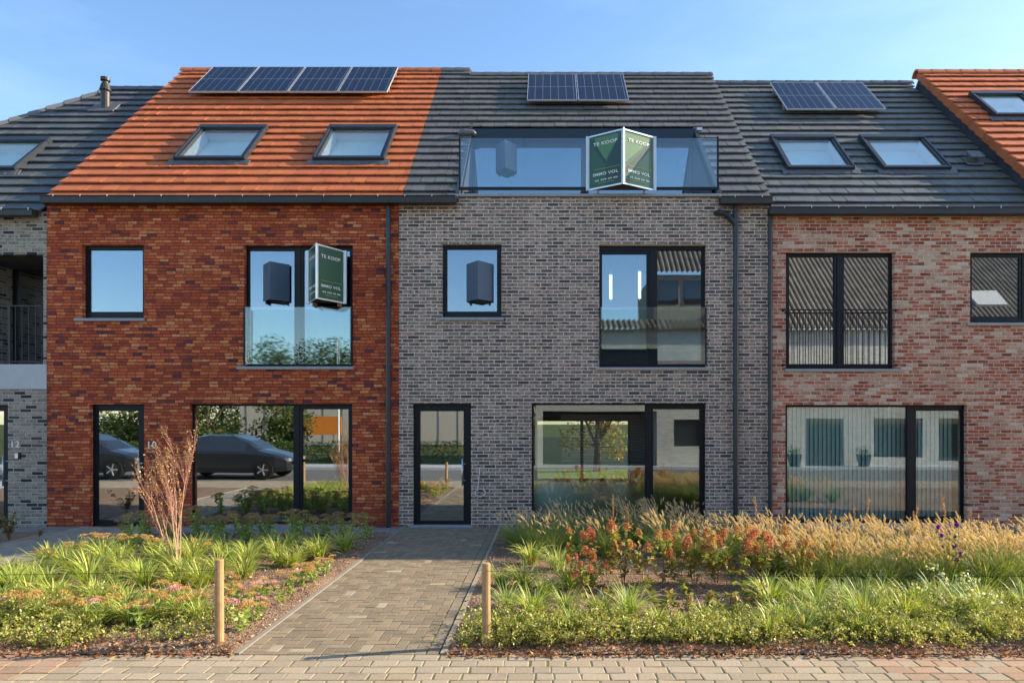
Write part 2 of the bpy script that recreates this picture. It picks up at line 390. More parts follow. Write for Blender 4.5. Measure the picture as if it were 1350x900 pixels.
# ------------------------------------------------------------------ text
def text_mesh(s, size, mat):
    cu = bpy.data.curves.new('lettering', 'FONT'); cu.body = s; cu.size = size; cu.align_x = 'LEFT'; cu.extrude = 0.0015; cu.resolution_u = 3; cu.space_character = 1.08; cu.offset = 0.012
    o = bpy.data.objects.new('tmp', cu); col.objects.link(o)
    dg = bpy.context.evaluated_depsgraph_get(); me = bpy.data.meshes.new_from_object(o.evaluated_get(dg))
    bpy.data.objects.remove(o); me.materials.clear(); me.materials.append(MT[mat]); return me
def add_text(s, parent, origin, xdir, ydir, width, height, mat, name='lettering'):
    """fit text into a box: lower-left origin, width along xdir, cap height along ydir"""
    me = text_mesh(s, 1.0, mat)
    n = len(me.vertices); co = np.zeros(n * 3); me.vertices.foreach_get('co', co); co = co.reshape(n, 3)
    mn = co.min(0); mx = co.max(0); co = (co - mn) * np.array([width / (mx[0] - mn[0]), height / (mx[1] - mn[1]), 1.0]); me.vertices.foreach_set('co', co.ravel())
    X = Vector(xdir).normalized(); Y = Vector(ydir).normalized(); Z = X.cross(Y)
    m = Matrix((X, Y, Z)).transposed().to_4x4(); m.translation = Vector(origin)
    me.update()
    return link(name, me, parent, m)

# ------------------------------------------------------------------ windows
FD = 0.10   # reveal depth
def window(parent, ox, oz, panes, glass='glass', name='window', cols_=None, sash=None, mat='black', y=FD, handle=None, sill=None, room=True):
    """ox, oz: opening; panes: (gx0,gx1,gz0,gz1,operable)"""
    e = 0.035
    fr = MB(); fr.plate(ox[0] - e, ox[1] + e, oz[0] - (e if sill else 0), oz[1] + e,
        [((a - 0.05, b + 0.05, c - 0.055, d + 0.055) if op else (a, b, c, d)) for a, b, c, d, op in panes], y + 0.002, y + 0.075)
    w = fr.build(name, mat, parent, bevel=0.004)
    for a, b, c, d, op in panes:
        if op:
            s = MB(); s.plate(a - 0.047, b + 0.047, c - 0.052, d + 0.052, [(a, b, c, d)], y + 0.014, y + 0.07)
            s.build('sash', mat, w, bevel=0.005)
        g = MB(); g.box(a - 0.004, b + 0.004, y + 0.035, y + 0.047, c - 0.004, d + 0.004)
        g.build('pane', glass, w)
        bd = MB(); bd.plate(a, b, c, d, [(a + 0.012, b - 0.012, c + 0.012, d - 0.012)], y + 0.027, y + 0.034); bd.build('glazing_bead', mat, w)
    if sill:
        s = MB(); s.box(sill[0], sill[1], -0.045, y + 0.05, oz[0] - 0.055, oz[0] - 0.001); s.build('sill', 'bluestone', w, bevel=0.004)
    return w
def gp(px0, px1, py0, py1, op=False, y=FD + 0.03):
    return (PX(px0, y), PX(px1, y), PZ(py1, y), PZ(py0, y), op)
def op_(px0, px1, py0, py1): return ((PX(px0), PX(px1)), (PZ(py1), PZ(py0)))
def door_handle(parent, x, z0, z1, y=FD):
    h = MB(); h.tube([(x, y - 0.055, z0), (x, y - 0.055, z1)], 0.013, 10)
    for z in (z0 + 0.10, z1 - 0.10): h.tube([(x, y - 0.05, z), (x, y + 0.02, z)], 0.008, 8); h.tube([(x, y - 0.006, z), (x + 0.06, y - 0.006, z)], 0.008, 8)
    return h.build('handle', 'steel', parent, smooth=True)

def interior(parent, x0, x1, floors, holes, back=9.4, back_holes=(), mat='plaster'):
    m = MB()
    H = [(a - 0.02, b + 0.02, c - 0.02, d + 0.02) for (a, b), (c, d) in holes]
    z1 = floors[-1]
    m.plate(x0 + 0.05, x1 - 0.05, 0.0, z1, H, 0.19, 0.34)
    m.plate(x0 + 0.05, x1 - 0.05, 0.0, z1, back_holes, back, back + 0.3)
    m.box(x0 + 0.05, x0 + 0.15, 0.345, back - 0.005, 0, z1); m.box(x1 - 0.15, x1 - 0.05, 0.345, back - 0.005, 0, z1)
    for z in floors: m.box(x0 + 0.155, x1 - 0.155, 0.345, back - 0.005, z - 0.2, z - 0.005)
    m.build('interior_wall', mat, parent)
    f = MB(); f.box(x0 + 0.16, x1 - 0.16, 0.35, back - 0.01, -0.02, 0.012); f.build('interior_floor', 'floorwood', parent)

# ------------------------------------------------------------------ roofs
C45 = math.sqrt(0.5)
def roof_pt(x, s, h, ze): return (x, s * C45 - h * C45, ze + s * C45 + h * C45)
def roof_rot(x, s, h, ze):
    m = Euler((R(45), 0, 0)).to_matrix().to_4x4(); m.translation = Vector(roof_pt(x, s, h, ze)); return m
def tiles(name, parent, ze, xl, xr, rows, pitch, color, mat, holes=(), row0=0, tw=0.27, s0=-0.10, seed=0):
    rr = random.Random(seed); mb = MB()
    for i in range(row0, rows):
        s = s0 + i * pitch; L = pitch + 0.02
        a0, a1 = (xl(s), xl(s + L)) if callable(xl) else (xl, xl)
        b0, b1 = (xr(s), xr(s + L)) if callable(xr) else (xr, xr)
        segs = []
        x = min(a0, a1) - (tw * 0.5 if i % 2 else 0.0) - tw
        while x < max(b0, b1):
            l, r_ = max(x, min(a0, a1)), min(x + tw, max(b0, b1))
            if r_ - l > 0.03: segs.append((l, r_))
            x += tw
        cs = s + pitch / 2
        for (l, r_) in segs:
            pieces = [(l, r_)]
            for (hx0, hx1, hs0, hs1) in holes:
                if hs0 < cs < hs1:
                    nw = []
                    for (p, q) in pieces:
                        if q <= hx0 or p >= hx1: nw.append((p, q)); continue
                        if p < hx0 - 0.02: nw.append((p, hx0))
                        if q > hx1 + 0.02: nw.append((hx1, q))
                    pieces = nw
            v = rr.uniform(0.87, 1.10); hu = rr.uniform(-0.04, 0.04)
            c = (color[0] * v, color[1] * v * (1 + hu), color[2] * v * (1 - hu))
            g = 0.0035
            ja, jb = rr.uniform(-0.005, 0.005), rr.uniform(-0.005, 0.005)
            for (p, q) in pieces:
                # sheared ends along a hip
                pl0 = p + g; pl1 = p + g
                if callable(xl):
                    pl0 = max(pl0, a0); pl1 = max(pl1, a1)
                    if pl1 > q: continue
                hb, ht = 0.062, 0.012; th = 0.030; q_ = q - g
                P = [(pl0, s, hb - th + ja), (q_, s, hb - th + jb), (q_, s + L, ht - 0.02), (pl1, s + L, ht - 0.02),
                     (pl0, s, hb + ja), (q_, s, hb + jb), (q_, s + L, ht), (pl1, s + L, ht)]
                mb.hexa([roof_pt(a, b, c_, ze) for a, b, c_ in P], c)
    return mb.build(name, mat, parent)
def ridge(parent, ze, x0, x1, srow, color, mat, name='ridge_cap'):
    rr = random.Random(5); mb = MB(); y = srow * C45; z = ze + srow * C45
    x = x0
    while x < x1 - 0.05:
        xe = min(x + 0.36, x1); v = rr.uniform(0.88, 1.1)
        pr = [(y - 0.16, z - 0.05), (y - 0.10, z + 0.035), (y, z + 0.075), (y + 0.10, z + 0.035), (y + 0.16, z - 0.05)]
        up = 0.0
        for k in range(4):
            (ya, za), (yb, zb) = pr[k], pr[k + 1]
            mb.hexa([(x, ya, za - 0.03), (xe + 0.02, ya, za - 0.03), (xe + 0.02, yb, zb - 0.03), (x, yb, zb - 0.03),
                     (x, ya, za + 0.012), (xe, ya, za), (xe, yb, zb), (x, yb, zb + 0.012)], tuple(c * v for c in color))
        x = xe
    mb.build(name, mat, parent)
def deck(parent, ze, x0, x1, smax, holes, name='roof_deck', back=True, thick=0.12):
    mb = MB()
    mb.plate(x0, x1, -0.02, smax - 0.02, holes, -0.012, -0.012 - thick, mp=lambda x, s, h: roof_pt(x, s, h, ze))
    if back:
        yr = smax * C45; zr = ze + smax * C45
        mb.hexa([(x0, yr, zr - 0.2), (x1, yr, zr - 0.2), (x1, yr * 2 + 0.2, ze - 0.4), (x0, yr * 2 + 0.2, ze - 0.4),
                 (x0, yr, zr - 0.03), (x1, yr, zr - 0.03), (x1, yr * 2 + 0.2, ze - 0.2), (x0, yr * 2 + 0.2, ze - 0.2)])
    return mb.build(name, 'membrane', parent)
def gable(parent, x0, x1, ze, smax, mat):
    mb = MB(); yr = smax * C45; zr = ze + yr - 0.25
    P = [(0.15, 0), (2 * yr, 0), (2 * yr, ze - 0.5), (yr, zr), (0.15, ze - 0.1)]
    mb.face([(x0, y, z) for y, z in reversed(P)]); mb.face([(x1, y, z) for y, z in P])
    n = len(P)
    for k in range(n):
        (ya, za), (yb, zb) = P[k], P[(k + 1) % n]; mb.face([(x0, ya, za), (x1, ya, za), (x1, yb, zb), (x0, yb, zb)])
    mb.build('gable_wall', mat, parent)
def gutter(parent, x0, x1, ztop, hgt=0.125, y0=-0.235, y1=-0.075):
    mb = MB(); t = 0.008
    mb.box(x0, x1, y0, y0 + t, ztop - hgt, ztop); mb.box(x0, x1, y1 - t, y1, ztop - hgt, ztop); mb.box(x0, x1, y0, y1, ztop - hgt - t, ztop - hgt)
    mb.box(x0 - t, x0, y0, y1, ztop - hgt - t, ztop); mb.box(x1, x1 + t, y0, y1, ztop - hgt - t, ztop)
    mb.tube([(x0, y0 - 0.006, ztop - 0.006), (x1, y0 - 0.006, ztop - 0.006)], 0.011, 6)
    g = mb.build('gutter', 'gutter', parent)
    x = x0 + 0.25
    while x < x1:
        hk = MB(); hk.box(x - 0.006, x + 0.006, y0 - 0.022, y0 - 0.001, ztop - 0.028, ztop + 0.010); hk.box(x - 0.010, x + 0.010, y0 - 0.004, y1 + 0.02, ztop + 0.006, ztop + 0.010)
        hk.build('gutter_bracket', 'alu', g); x += 0.5
    sf = MB(); sf.box(x0, x1, y1 + 0.001, y1 + 0.03, ztop - hgt, ztop - 0.02); sf.build('fascia_board', 'gutter', g)
    return g
def skylight(parent, ze, x0, x1, s0, s1):
    W = x1 - x0; L = s1 - s0; fw = 0.085
    wm = roof_rot(x0, s0, 0.0, ze)
    f = MB(); f.plate(0, W, 0, L, [(fw, W - fw, fw, L - fw)], 0.125, 0.0, mp=lambda x, s, h: (x, s, h))
    o = f.build('skylight', 'gutter', parent, wm, bevel=0.008)
    c = MB(); c.box(-0.025, W + 0.025, L - 0.10, L + 0.05, 0.03, 0.155); c.box(-0.02, 0.03, 0.02, L - 0.1, 0.02, 0.145); c.box(W - 0.03, W + 0.02, 0.02, L - 0.1, 0.02, 0.145)
    c.box(-0.015, W + 0.015, -0.02, 0.05, 0.05, 0.135)
    c.build('cover_profile', 'pipe', o, wm, bevel=0.006)
    g = MB(); g.box(fw - 0.01, W - fw + 0.01, fw - 0.01, L - fw + 0.01, 0.085, 0.097); g.build('pane', 'glass_sky', o, wm)
    iw = MB(); iw.plate(fw - 0.012, W - fw + 0.012, fw - 0.012, L - fw + 0.012, [(fw + 0.025, W - fw - 0.025, fw + 0.025, L - fw - 0.025)], 0.07, -0.16, mp=lambda x, s, h: (x, s, h))
    iw.build('lining', 'plaster_light', o, wm)
    bt = MB(); bt.box(fw, W - fw, fw, L - fw, -0.185, -0.165); bt.build('roller_blind', 'skyblind', o, wm)
    fl = MB(); n = 26
    for k in range(n):
        xa = -0.12 + (W + 0.24) * k / n; xb = -0.12 + (W + 0.24) * (k + 1) / n; dz = random.uniform(0, 0.012); ds = random.uniform(-0.012, 0.012)
        fl.hexa([(xa, -0.16 + ds, 0.035 + dz), (xb, -0.16 + ds, 0.035 + dz), (xb, 0.0, 0.06), (xa, 0.0, 0.06), (xa, -0.16 + ds, 0.05 + dz), (xb, -0.16 + ds, 0.05 + dz), (xb, 0.0, 0.075), (xa, 0.0, 0.075)])
    fl.build('flashing', 'lead', o, wm)
    return o
def solar(parent, ze, x, s, w, l, h=0.16):
    wm = roof_rot(x, s, h, ze)
    f = MB(); f.plate(0, w, 0, l, [(0.014, w - 0.014, 0.014, l - 0.014)], 0.038, 0.0, mp=lambda x, s, h: (x, s, h))
    o = f.build('solar_panel', 'alu', parent, wm)
    c = MB(); c.box(0.013, w - 0.013, 0.013, l - 0.013, 0.02, 0.033); c.build('solar_cells', 'cells', o, wm)
    b = MB()
    for yy in (0.35, l - 0.35): b.box(0.006, w - 0.006, yy - 0.02, yy + 0.02, -0.07, -0.002)
    for xx in (0.05, w - 0.05):
        for yy in (0.35, l - 0.35): b.box(xx - 0.02, xx + 0.02, yy - 0.015, yy + 0.015, -0.12, -0.071)
    b.build('mounting_rail', 'alu', o, wm)

def downpipe(parent, x, z0, z1, r=0.045, y=-0.075, name='downpipe', extra=None):
    mb = MB(); mb.tube([(x, y, z0), (x, y, z1)], r, 12)
    for z in np.arange(z0 + 0.45, z1 - 0.3, 1.85): mb.tube([(x, y, z), (x, y, z + 0.05)], r + 0.006, 12); mb.box(x - 0.012, x + 0.012, y, -0.001, z, z + 0.04)
    if extra: extra(mb)
    return mb.build(name, 'pipe', parent, smooth=False)

ORANGE = (0.53, 0.145, 0.05); GREYT = (0.125, 0.122, 0.115)
ZE1, ZEP, ZER = 6.17, 5.96, 6.47
PT = 0.3352
XA, XB, XC, XD, XR = PX(62), PX(526), PX(1014.5), PX(1018.5), 9.30

def st(s_or_t): return s_or_t / C45

# ============ HOUSE 10: red brick, orange roof
h10 = tag(empty('brick_house', (XA, 0, 0)), 'red-orange brick house numbered 10 with the orange tiled roof and four solar panels', 'house', 'terraced brick houses')
W1 = op_(108, 189.5, 322.5, 419.5); D1 = op_(118, 190, 532.5, 694); W2 = op_(322, 465, 323, 483); W3 = op_(250, 464.5, 532, 691)
holes = [W1, D1, W2, W3]
mb = MB(); mb.plate(XA, XB, 0.0, 6.14, [(a, b, c, d) for (a, b), (c, d) in holes], 0, 0.10); mb.build('wall', 'brick_red', h10)
interior(h10, XA, XB, [2.75, 5.9], holes)
w = window(h10, *W1, [gp(117.5, 189.3, 329.3, 411.8)], 'glass_up', sill=(PX(99), PX(191)))
d = window(h10, *D1, [gp(129.3, 184, 540.8, 686, True)], 'glass_door', name='front_door'); door_handle(d, PX(181.3), PZ(640), PZ(603.5))
w2 = window(h10, *W2, [gp(327.6, 389, 330.3, 480.5, True), gp(400.5, 462, 330.3, 480.5, True)], 'glass_up', sill=(PX(313), PX(466.5)))
w3 = window(h10, *W3, [gp(255.7, 387.7, 534.2, 688), gp(398.7, 460.3, 538.5, 683.5, True)], 'glass')
mb = MB(); mb.box(PX(250), PX(468), -0.06, 0.09, -0.02, 0.035); mb.build('threshold', 'bluestone', w3, bevel=0.004)
mb = MB(); mb.box(PX(323), PX(464), -0.034, -0.022, PZ(480), PZ(405)); mb.build('glass_balustrade', 'glass_rail', w2)
mb = MB()
for x in (PX(323), PX(464)): mb.box(x - 0.012, x + 0.012, -0.045, -0.002, PZ(481), PZ(406)); mb.build('balustrade_clamp', 'black', w2); mb = MB()
sky1 = (-7.585, -6.16, st(1.07), st(2.17)); sky2 = (-4.76, -3.33, st(1.07), st(2.17))
def sh(s): return (s[0] + 0.02, s[1] - 0.02, s[2], s[3])
SEAM = -2.74; RTOP = 21 * PT - 0.1
xv = -9.47
tl = tiles('roof', h10, ZE1, xv, SEAM, 21, PT, ORANGE, 'tile', [sh(sky1), sh(sky2)], seed=1)
deck(tl, ZE1, XA + 0.02, SEAM, RTOP, [sky1, sky2])
ridge(tl, ZE1, xv - 0.02, SEAM, RTOP, ORANGE, 'tile')
gable(h10, XA + 0.01, XA + 0.11, ZE1, RTOP, 'brick_red')
mb = MB(); mb.hexa([roof_pt(a, b, c, ZE1) for a, b, c in [(XA - 0.03, -0.1, -0.16), (XA + 0.015, -0.1, -0.16), (XA + 0.015, RTOP, -0.16), (XA - 0.03, RTOP, -0.16), (XA - 0.03, -0.1, 0.0), (XA + 0.015, -0.1, 0.0), (XA + 0.015, RTOP, 0.0), (XA - 0.03, RTOP, 0.0)]]); mb.build('verge_board', 'slate', tl)
gutter(h10, PX(53, -0.23), PX(600, -0.23), PZ(257.5, -0.23))
skylight(h10, ZE1, *sky1); skylight(h10, ZE1, *sky2)
for k in range(4): solar(h10, ZE1, -8.54 + k * 1.187, st(3.49) , 1.165, 1.70)
downpipe(h10, PX(512, -0.07), 0.0, 6.0)
add_text('10', h10, (PX(195.5), -0.004, PZ(591)), (1, 0, 0), (0, 0, 1), 0.16, 0.135, 'brass', 'house_number')

# ============ GREY HOUSE (middle)
hg = tag(empty('brick_house', (XB, 0, 0)), 'middle grey brick house with dark roof, roof terrace and two solar panels', 'house', 'terraced brick houses')
W4 = op_(583, 661, 322, 418.5); W5 = op_(790, 931, 322.5, 484); D2 = op_(544, 621, 531.5, 695); W6 = op_(701, 931, 531.5, 690)
holes = [W4, W5, D2, W6]
mb = MB(); mb.plate(XB + 0.003, XC, 0.0, 6.20, [(a, b, c, d) for (a, b), (c, d) in holes] + [(XB - 1, PX(604), 6.14, 7), (PX(947), XC + 1, 6.14, 7)], 0, 0.10); mb.build('wall', 'brick_grey', hg)
bw = (PX(707, 9.4), PX(829, 9.4), 0.02, PZ(555, 9.4))
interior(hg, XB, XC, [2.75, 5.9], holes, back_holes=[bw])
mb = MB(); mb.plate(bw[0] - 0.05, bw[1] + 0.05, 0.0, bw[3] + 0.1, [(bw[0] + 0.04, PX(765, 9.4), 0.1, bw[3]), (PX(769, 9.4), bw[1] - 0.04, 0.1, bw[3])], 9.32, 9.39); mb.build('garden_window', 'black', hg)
window(hg, *W4, [gp(589, 656, 328.5, 411.4)], 'glass_up', sill=(PX(578), PX(664)))
w5 = window(hg, *W5, [gp(793, 853, 334.7, 475.5, True), gp(865.6, 925, 330, 476, False)], 'glass_up', sill=(PX(785), PX(938)))
mb = MB(); mb.box(PX(791.5), PX(929.5), -0.034, -0.022, PZ(480), PZ(405)); mb.build('glass_balustrade', 'glass_rail', w5)
mb = MB()
for x in (PX(791), PX(930)): mb.box(x - 0.012, x + 0.012, -0.045, -0.002, PZ(481), PZ(406)); mb.build('balustrade_clamp', 'black', w5); mb = MB()
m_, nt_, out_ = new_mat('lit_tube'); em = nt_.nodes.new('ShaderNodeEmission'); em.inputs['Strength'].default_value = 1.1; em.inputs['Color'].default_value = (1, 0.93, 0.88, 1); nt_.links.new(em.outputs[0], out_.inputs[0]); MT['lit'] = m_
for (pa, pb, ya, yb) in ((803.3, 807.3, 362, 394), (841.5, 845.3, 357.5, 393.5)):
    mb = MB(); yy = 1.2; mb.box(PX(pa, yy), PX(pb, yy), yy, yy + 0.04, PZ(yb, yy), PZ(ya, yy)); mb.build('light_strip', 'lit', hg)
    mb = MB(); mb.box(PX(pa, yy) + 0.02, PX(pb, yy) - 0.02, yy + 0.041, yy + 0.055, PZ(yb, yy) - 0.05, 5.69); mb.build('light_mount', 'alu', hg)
d = window(hg, *D2, [gp(553.5, 612, 541, 686.5, True)], 'glass_door', name='front_door'); door_handle(d, PX(609), PZ(640.5), PZ(604.5))
mb = MB(); mb.box(PX(541), PX(623), -0.09, 0.09, -0.02, 0.03); mb.build('threshold', 'bluestone', d, bevel=0.004)
w6 = window(hg, *W6, [gp(702.8, 851, 533, 686), gp(860.2, 922.7, 538.5, 681, True)], 'glass_clear')
# roof with recessed terrace
RL, RRt = -1.665, 3.215; TT = 2.27
rowsG = 20
rf = tiles('roof', hg, ZE1, SEAM + 0.001, -2.0, 21, PT, GREYT, 'tile_dark', seed=2)
hole_t = (RL, RRt, -1, st(TT) + 0.0)
tiles('roof_tiles', rf, ZE1, -1.999, XC + 0.03, rowsG, PT, GREYT, 'tile_dark', [hole_t], seed=3)
deck(rf, ZE1, SEAM, XC, 20 * PT - 0.1, [hole_t])
ridge(rf, ZE1, SEAM + 0.01, -2.0, RTOP, GREYT, 'tile_dark'); ridge(rf, ZE1, -1.98, XC + 0.03, 20 * PT - 0.1, GREYT, 'tile_dark')
gutter(hg, PX(951, -0.23), PX(1018, -0.23), PZ(258.5, -0.23))
for k in range(2): solar(hg, ZE1, -0.48 + k * 1.195, st(3.12), 1.17, 1.70)
gy = 2.30
tr = MB(); tr.box(RL, RRt, 0.11, gy + 0.1, 6.10, 6.19); 
terr = tr.build('roof_terrace', 'membrane', hg)
for xa, xb in ((RL - 0.08, RL), (RRt, RRt + 0.08)):
    mb = MB(); mb.hexa([(xa, 0.1, 6.1), (xb, 0.1, 6.1), (xb, gy + .1, 6.1), (xa, gy + .1, 6.1), (xa, 0.02, 6.29), (xb, 0.02, 6.29), (xb, gy + .1, 6.23 + gy + .1), (xa, gy + .1, 6.23 + gy + .1)]); mb.build('cheek_wall', 'slate', terr)
mb = MB()
for (xa, xb, za, zb) in ((RL - 0.1, RRt + 0.06, PZ(184, 2.15), PZ(170.5, 2.15)),): mb.box(xa, xb, 2.12, 2.32, za, zb)
mb.build('fascia', 'blackgloss', terr, bevel=0.006)
gl = MB(); pan = [(PX(624, gy), PX(766, gy), 6.3, PZ(193.6, gy)), (PX(776, gy), PX(912, gy), 6.3, PZ(193.6, gy))]
gl.plate(RL, RRt, 6.19, PZ(184, gy), pan, gy, gy + 0.07); gw = gl.build('window', 'blackgloss', terr, bevel=0.005)
for p in pan:
    g = MB(); g.box(p[0], p[1], gy + 0.03, gy + 0.042, p[2], p[3]); g.build('pane', 'glass_up', gw)
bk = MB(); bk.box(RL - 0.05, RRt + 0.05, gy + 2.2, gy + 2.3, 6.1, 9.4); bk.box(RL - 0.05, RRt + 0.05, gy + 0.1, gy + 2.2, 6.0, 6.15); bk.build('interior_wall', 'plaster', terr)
mb = MB(); mb.box(PX(590), PX(950), -0.05, 0.16, 6.205, 6.255); mb.build('coping', 'bluestone', terr, bevel=0.004)
bal = MB(); zb0, zt0 = PZ(250.3, -0.02), PZ(182, -0.02)
bal.box(PX(605.3), PX(607.3), -0.035, 0.0, zb0, PZ(181)); bal.box(PX(945), PX(947), -0.035, 0.0, zb0, PZ(181)); bal.box(PX(606), PX(946), -0.04, 0.01, zb0, PZ(247.4))
bal.box(PX(606), PX(946), -0.024, -0.012, zt0, zt0 + 0.012)
bo = bal.build('balustrade', 'black', terr)
js = [607.5, 691, 775, 860, 944.8]
for a, b in zip(js, js[1:]):
    g = MB(); g.box(PX(a) + 0.004, PX(b) - 0.004, -0.024, -0.012, PZ(247.3), zt0); g.build('glass_panel', 'glass_rail', bo)
mb = MB()
for px_ in (617, 770, 918): mb.box(PX(px_) - 0.07, PX(px_) + 0.07, -0.035, 0.005, 6.257, 6.285)
mb.build('balustrade_shoe', 'black', bo)
# crumpled flashing at the corner of the terrace fascia
mb = MB(); cx, cz, cy_ = PX(616.5, 2.0), PZ(176.5, 2.0), 1.95
rings = [(-0.20, 0.02), (-0.14, 0.065), (-0.04, 0.085), (0.06, 0.07), (0.14, 0.06), (0.19, 0.015)]
mb.tube([(cx + a, cy_ + random.uniform(-.02, .02), cz + random.uniform(-.012, .012)) for a, _ in rings], [r for _, r in rings], 9); mb.build('corner_flashing', 'lead', terr, smooth=True)
mb = MB(); mb.box(PX(918, 2.1), PX(925, 2.1), 2.04, 2.11, PZ(173, 2.1), PZ(169.5, 2.1)); mb.build('end_flashing', 'alu', terr)
def arm(mb):
    a = Vector((PX(947.5, -0.1), -0.10, PZ(279.5, -0.1))); b = Vector((PX(958, -0.1), -0.10, PZ(283, -0.1))); c = Vector((PX(966, -0.1), -0.085, PZ(290.5, -0.1))); e = Vector((PX(970, -0.1), -0.075, PZ(296, -.1)))
    mb.tube([a + Vector((-0.03, 0.1, 0)), a, b, c, e], [0.05, 0.055, 0.055, 0.055, 0.05], 12)
downpipe(hg, PX(970, -0.075), 0.0, 6.02, r=0.048, extra=arm)
gable(hg, XC - 0.11, XC - 0.01, ZE1, 20 * PT - 0.1, 'brick_grey')
mb = MB(); mb.hexa([roof_pt(a, b, c, ZE1) for a, b, c in [(XC - 0.01, -0.1, -0.22), (XC + 0.02, -0.1, -0.22), (XC + 0.02, 6.55, -0.22), (XC - 0.01, 6.55, -0.22), (XC - 0.01, -0.1, 0.0), (XC + 0.02, -0.1, 0.0), (XC + 0.02, 6.55, 0.0), (XC - 0.01, 6.55, 0.0)]]); mb.build('verge_board', 'slate', rf)
# loose cable
mb = MB(); x0, z0 = PX(632.5), PZ(616)
pts = [(x0, -0.004, z0), (x0 - 0.01, -0.02, z0 - 0.15), (x0 - 0.03, -0.03, z0 - 0.36)]
for k in range(15):
    a = math.pi * 0.75 - 2 * math.pi * k / 12; pts.append((x0 + 0.01 + 0.10 * math.cos(a), -0.03 - 0.002 * k, z0 - 0.47 + 0.075 * math.sin(a)))
mb.tube(pts, 0.0095, 6); mb.build('cable', 'cable', hg, smooth=True)

# ============ PINK HOUSE
hp = tag(empty('brick_house', (XD, 0, 0)), 'pinkish mottled brick house with barred balcony window and dark roof', 'house', 'terraced brick houses')
W7 = op_(1036, 1179.5, 332, 486); W8 = op_(1279, 1378, 332, 425.5); W9 = op_(1035.5, 1275, 533.5, 690)
holes = [W7, W8, W9]
mb = MB(); mb.plate(XD, XR + 0.05, 0.0, 5.93, [(a, b, c, d) for (a, b), (c, d) in holes], 0, 0.10); mb.build('wall', 'brick_pink', hp)
interior(hp, XD, XR + 0.1, [2.75, 5.7], holes)

w7 = window(hp, *W7, [gp(1039.5, 1099, 338.7, 480.5, True), gp(1111.8, 1172, 338.7, 480.5, True)], 'glass', sill=(PX(1034), PX(1187)))
window(hp, *W8, [gp(1280.3, 1342.7, 338.7, 418, True), gp(1354, 1372, 338.7, 418, True)], 'glass', sill=(PX(1274), PX(1384)))
w9 = window(hp, *W9, [gp(1036.8, 1195, 535.8, 684.6), gp(1206.8, 1267, 540.5, 681, True)], 'glass_clear')
mb = MB(); mb.box(PX(1035), PX(1280), -0.07, 0.09, -0.01, 0.045); mb.build('threshold', 'bluestone', w9, bevel=0.004)
bl = MB(); x = PX(1037)
while x < PX(1268):
    a = R(random.uniform(22, 30)); cx_, sx_ = 0.044 * math.cos(a), 0.044 * math.sin(a)
    bl.hexa([(x - cx_, 0.27 - sx_, 0.03), (x + cx_, 0.27 + sx_, 0.03), (x + cx_, 0.272 + sx_, 0.03), (x - cx_, 0.272 - sx_, 0.03), (x - cx_, 0.27 - sx_, 2.4), (x + cx_, 0.27 + sx_, 2.4), (x + cx_, 0.272 + sx_, 2.4), (x - cx_, 0.272 - sx_, 2.4)])
    x += 0.083
bl.box(PX(1037), PX(1268), 0.24, 0.30, 2.41, 2.46); bl.build('vertical_blinds', 'blind', hp)
rl = MB(); zt, zb = PZ(407.5, -0.06), PZ(480, -0.06); x0, x1 = PX(1037, -0.06), PX(1176.5, -0.06)
rl.box(x0 - 0.06, x1 + 0.1, -0.075, -0.050, zt - 0.022, zt); rl.box(x0 - 0.06, x1 + 0.1, -0.075, -0.050, zb - 0.022, zb)
for z in (zt - 0.011, zb - 0.011):
    for x in (x0 - 0.05, x1 + 0.09): rl.tube([(x, -0.062, z), (x, -0.001, z)], 0.014, 8); rl.tube([(x, -0.008, z), (x, -0.001, z)], 0.028, 8)
rb = rl.build('balustrade', 'black', w7)
n = 19
for k in range(n):
    x = x0 + 0.03 + (x1 - x0 - 0.06) * k / (n - 1); b_ = MB(); b_.box(x - 0.006, x + 0.006, -0.069, -0.057, zb - 0.001, zt - 0.021); b_.build('bar', 'black', rb)
sk3 = (4.89, 6.24, st(1.10), st(2.16)); sk4 = (6.84, 8.20, st(1.10), st(2.16)); rowsP = 20; PP = 0.3345
rp = tiles('roof', hp, ZEP, XC + 0.045, XR - 0.02, rowsP, PP, (0.135, 0.138, 0.13), 'tile_dark', [sh(sk3), sh(sk4)], seed=4)
deck(rp, ZEP, XC + 0.03, XR, 20 * PP - 0.1, [sk3, sk4]); ridge(rp, ZEP, XC - 0.25, XR + 0.02, 20 * PP - 0.1, (0.08, 0.085, 0.09), 'tile_dark')
gutter(hp, PX(1016, -0.23), XR + 0.15, PZ(272.5, -0.23), hgt=0.12)
skylight(hp, ZEP, *sk3); skylight(hp, ZEP, *sk4)
for k in range(2): solar(hp, ZEP, 5.55 + k * 1.165, st(3.12), 1.14, 1.70)
downpipe(hp, PX(1015.6, -0.07), 0.0, 5.86, r=0.036, y=-0.06)
vm = roof_rot(9.0 - 0.16, st(1.38), 0.05, ZEP)
mb = MB(); mb.box(-0.17, 0.17, -0.17, 0.17, 0, 0.03); mb.tube([(0, 0, 0.0), (0, 0.0, 0.12)], 0.075, 12); mb.box(-0.14, 0.14, -0.12, 0.16, 0.12, 0.17); mb.build('roof_vent', 'lead', hp, vm, bevel=0.01)

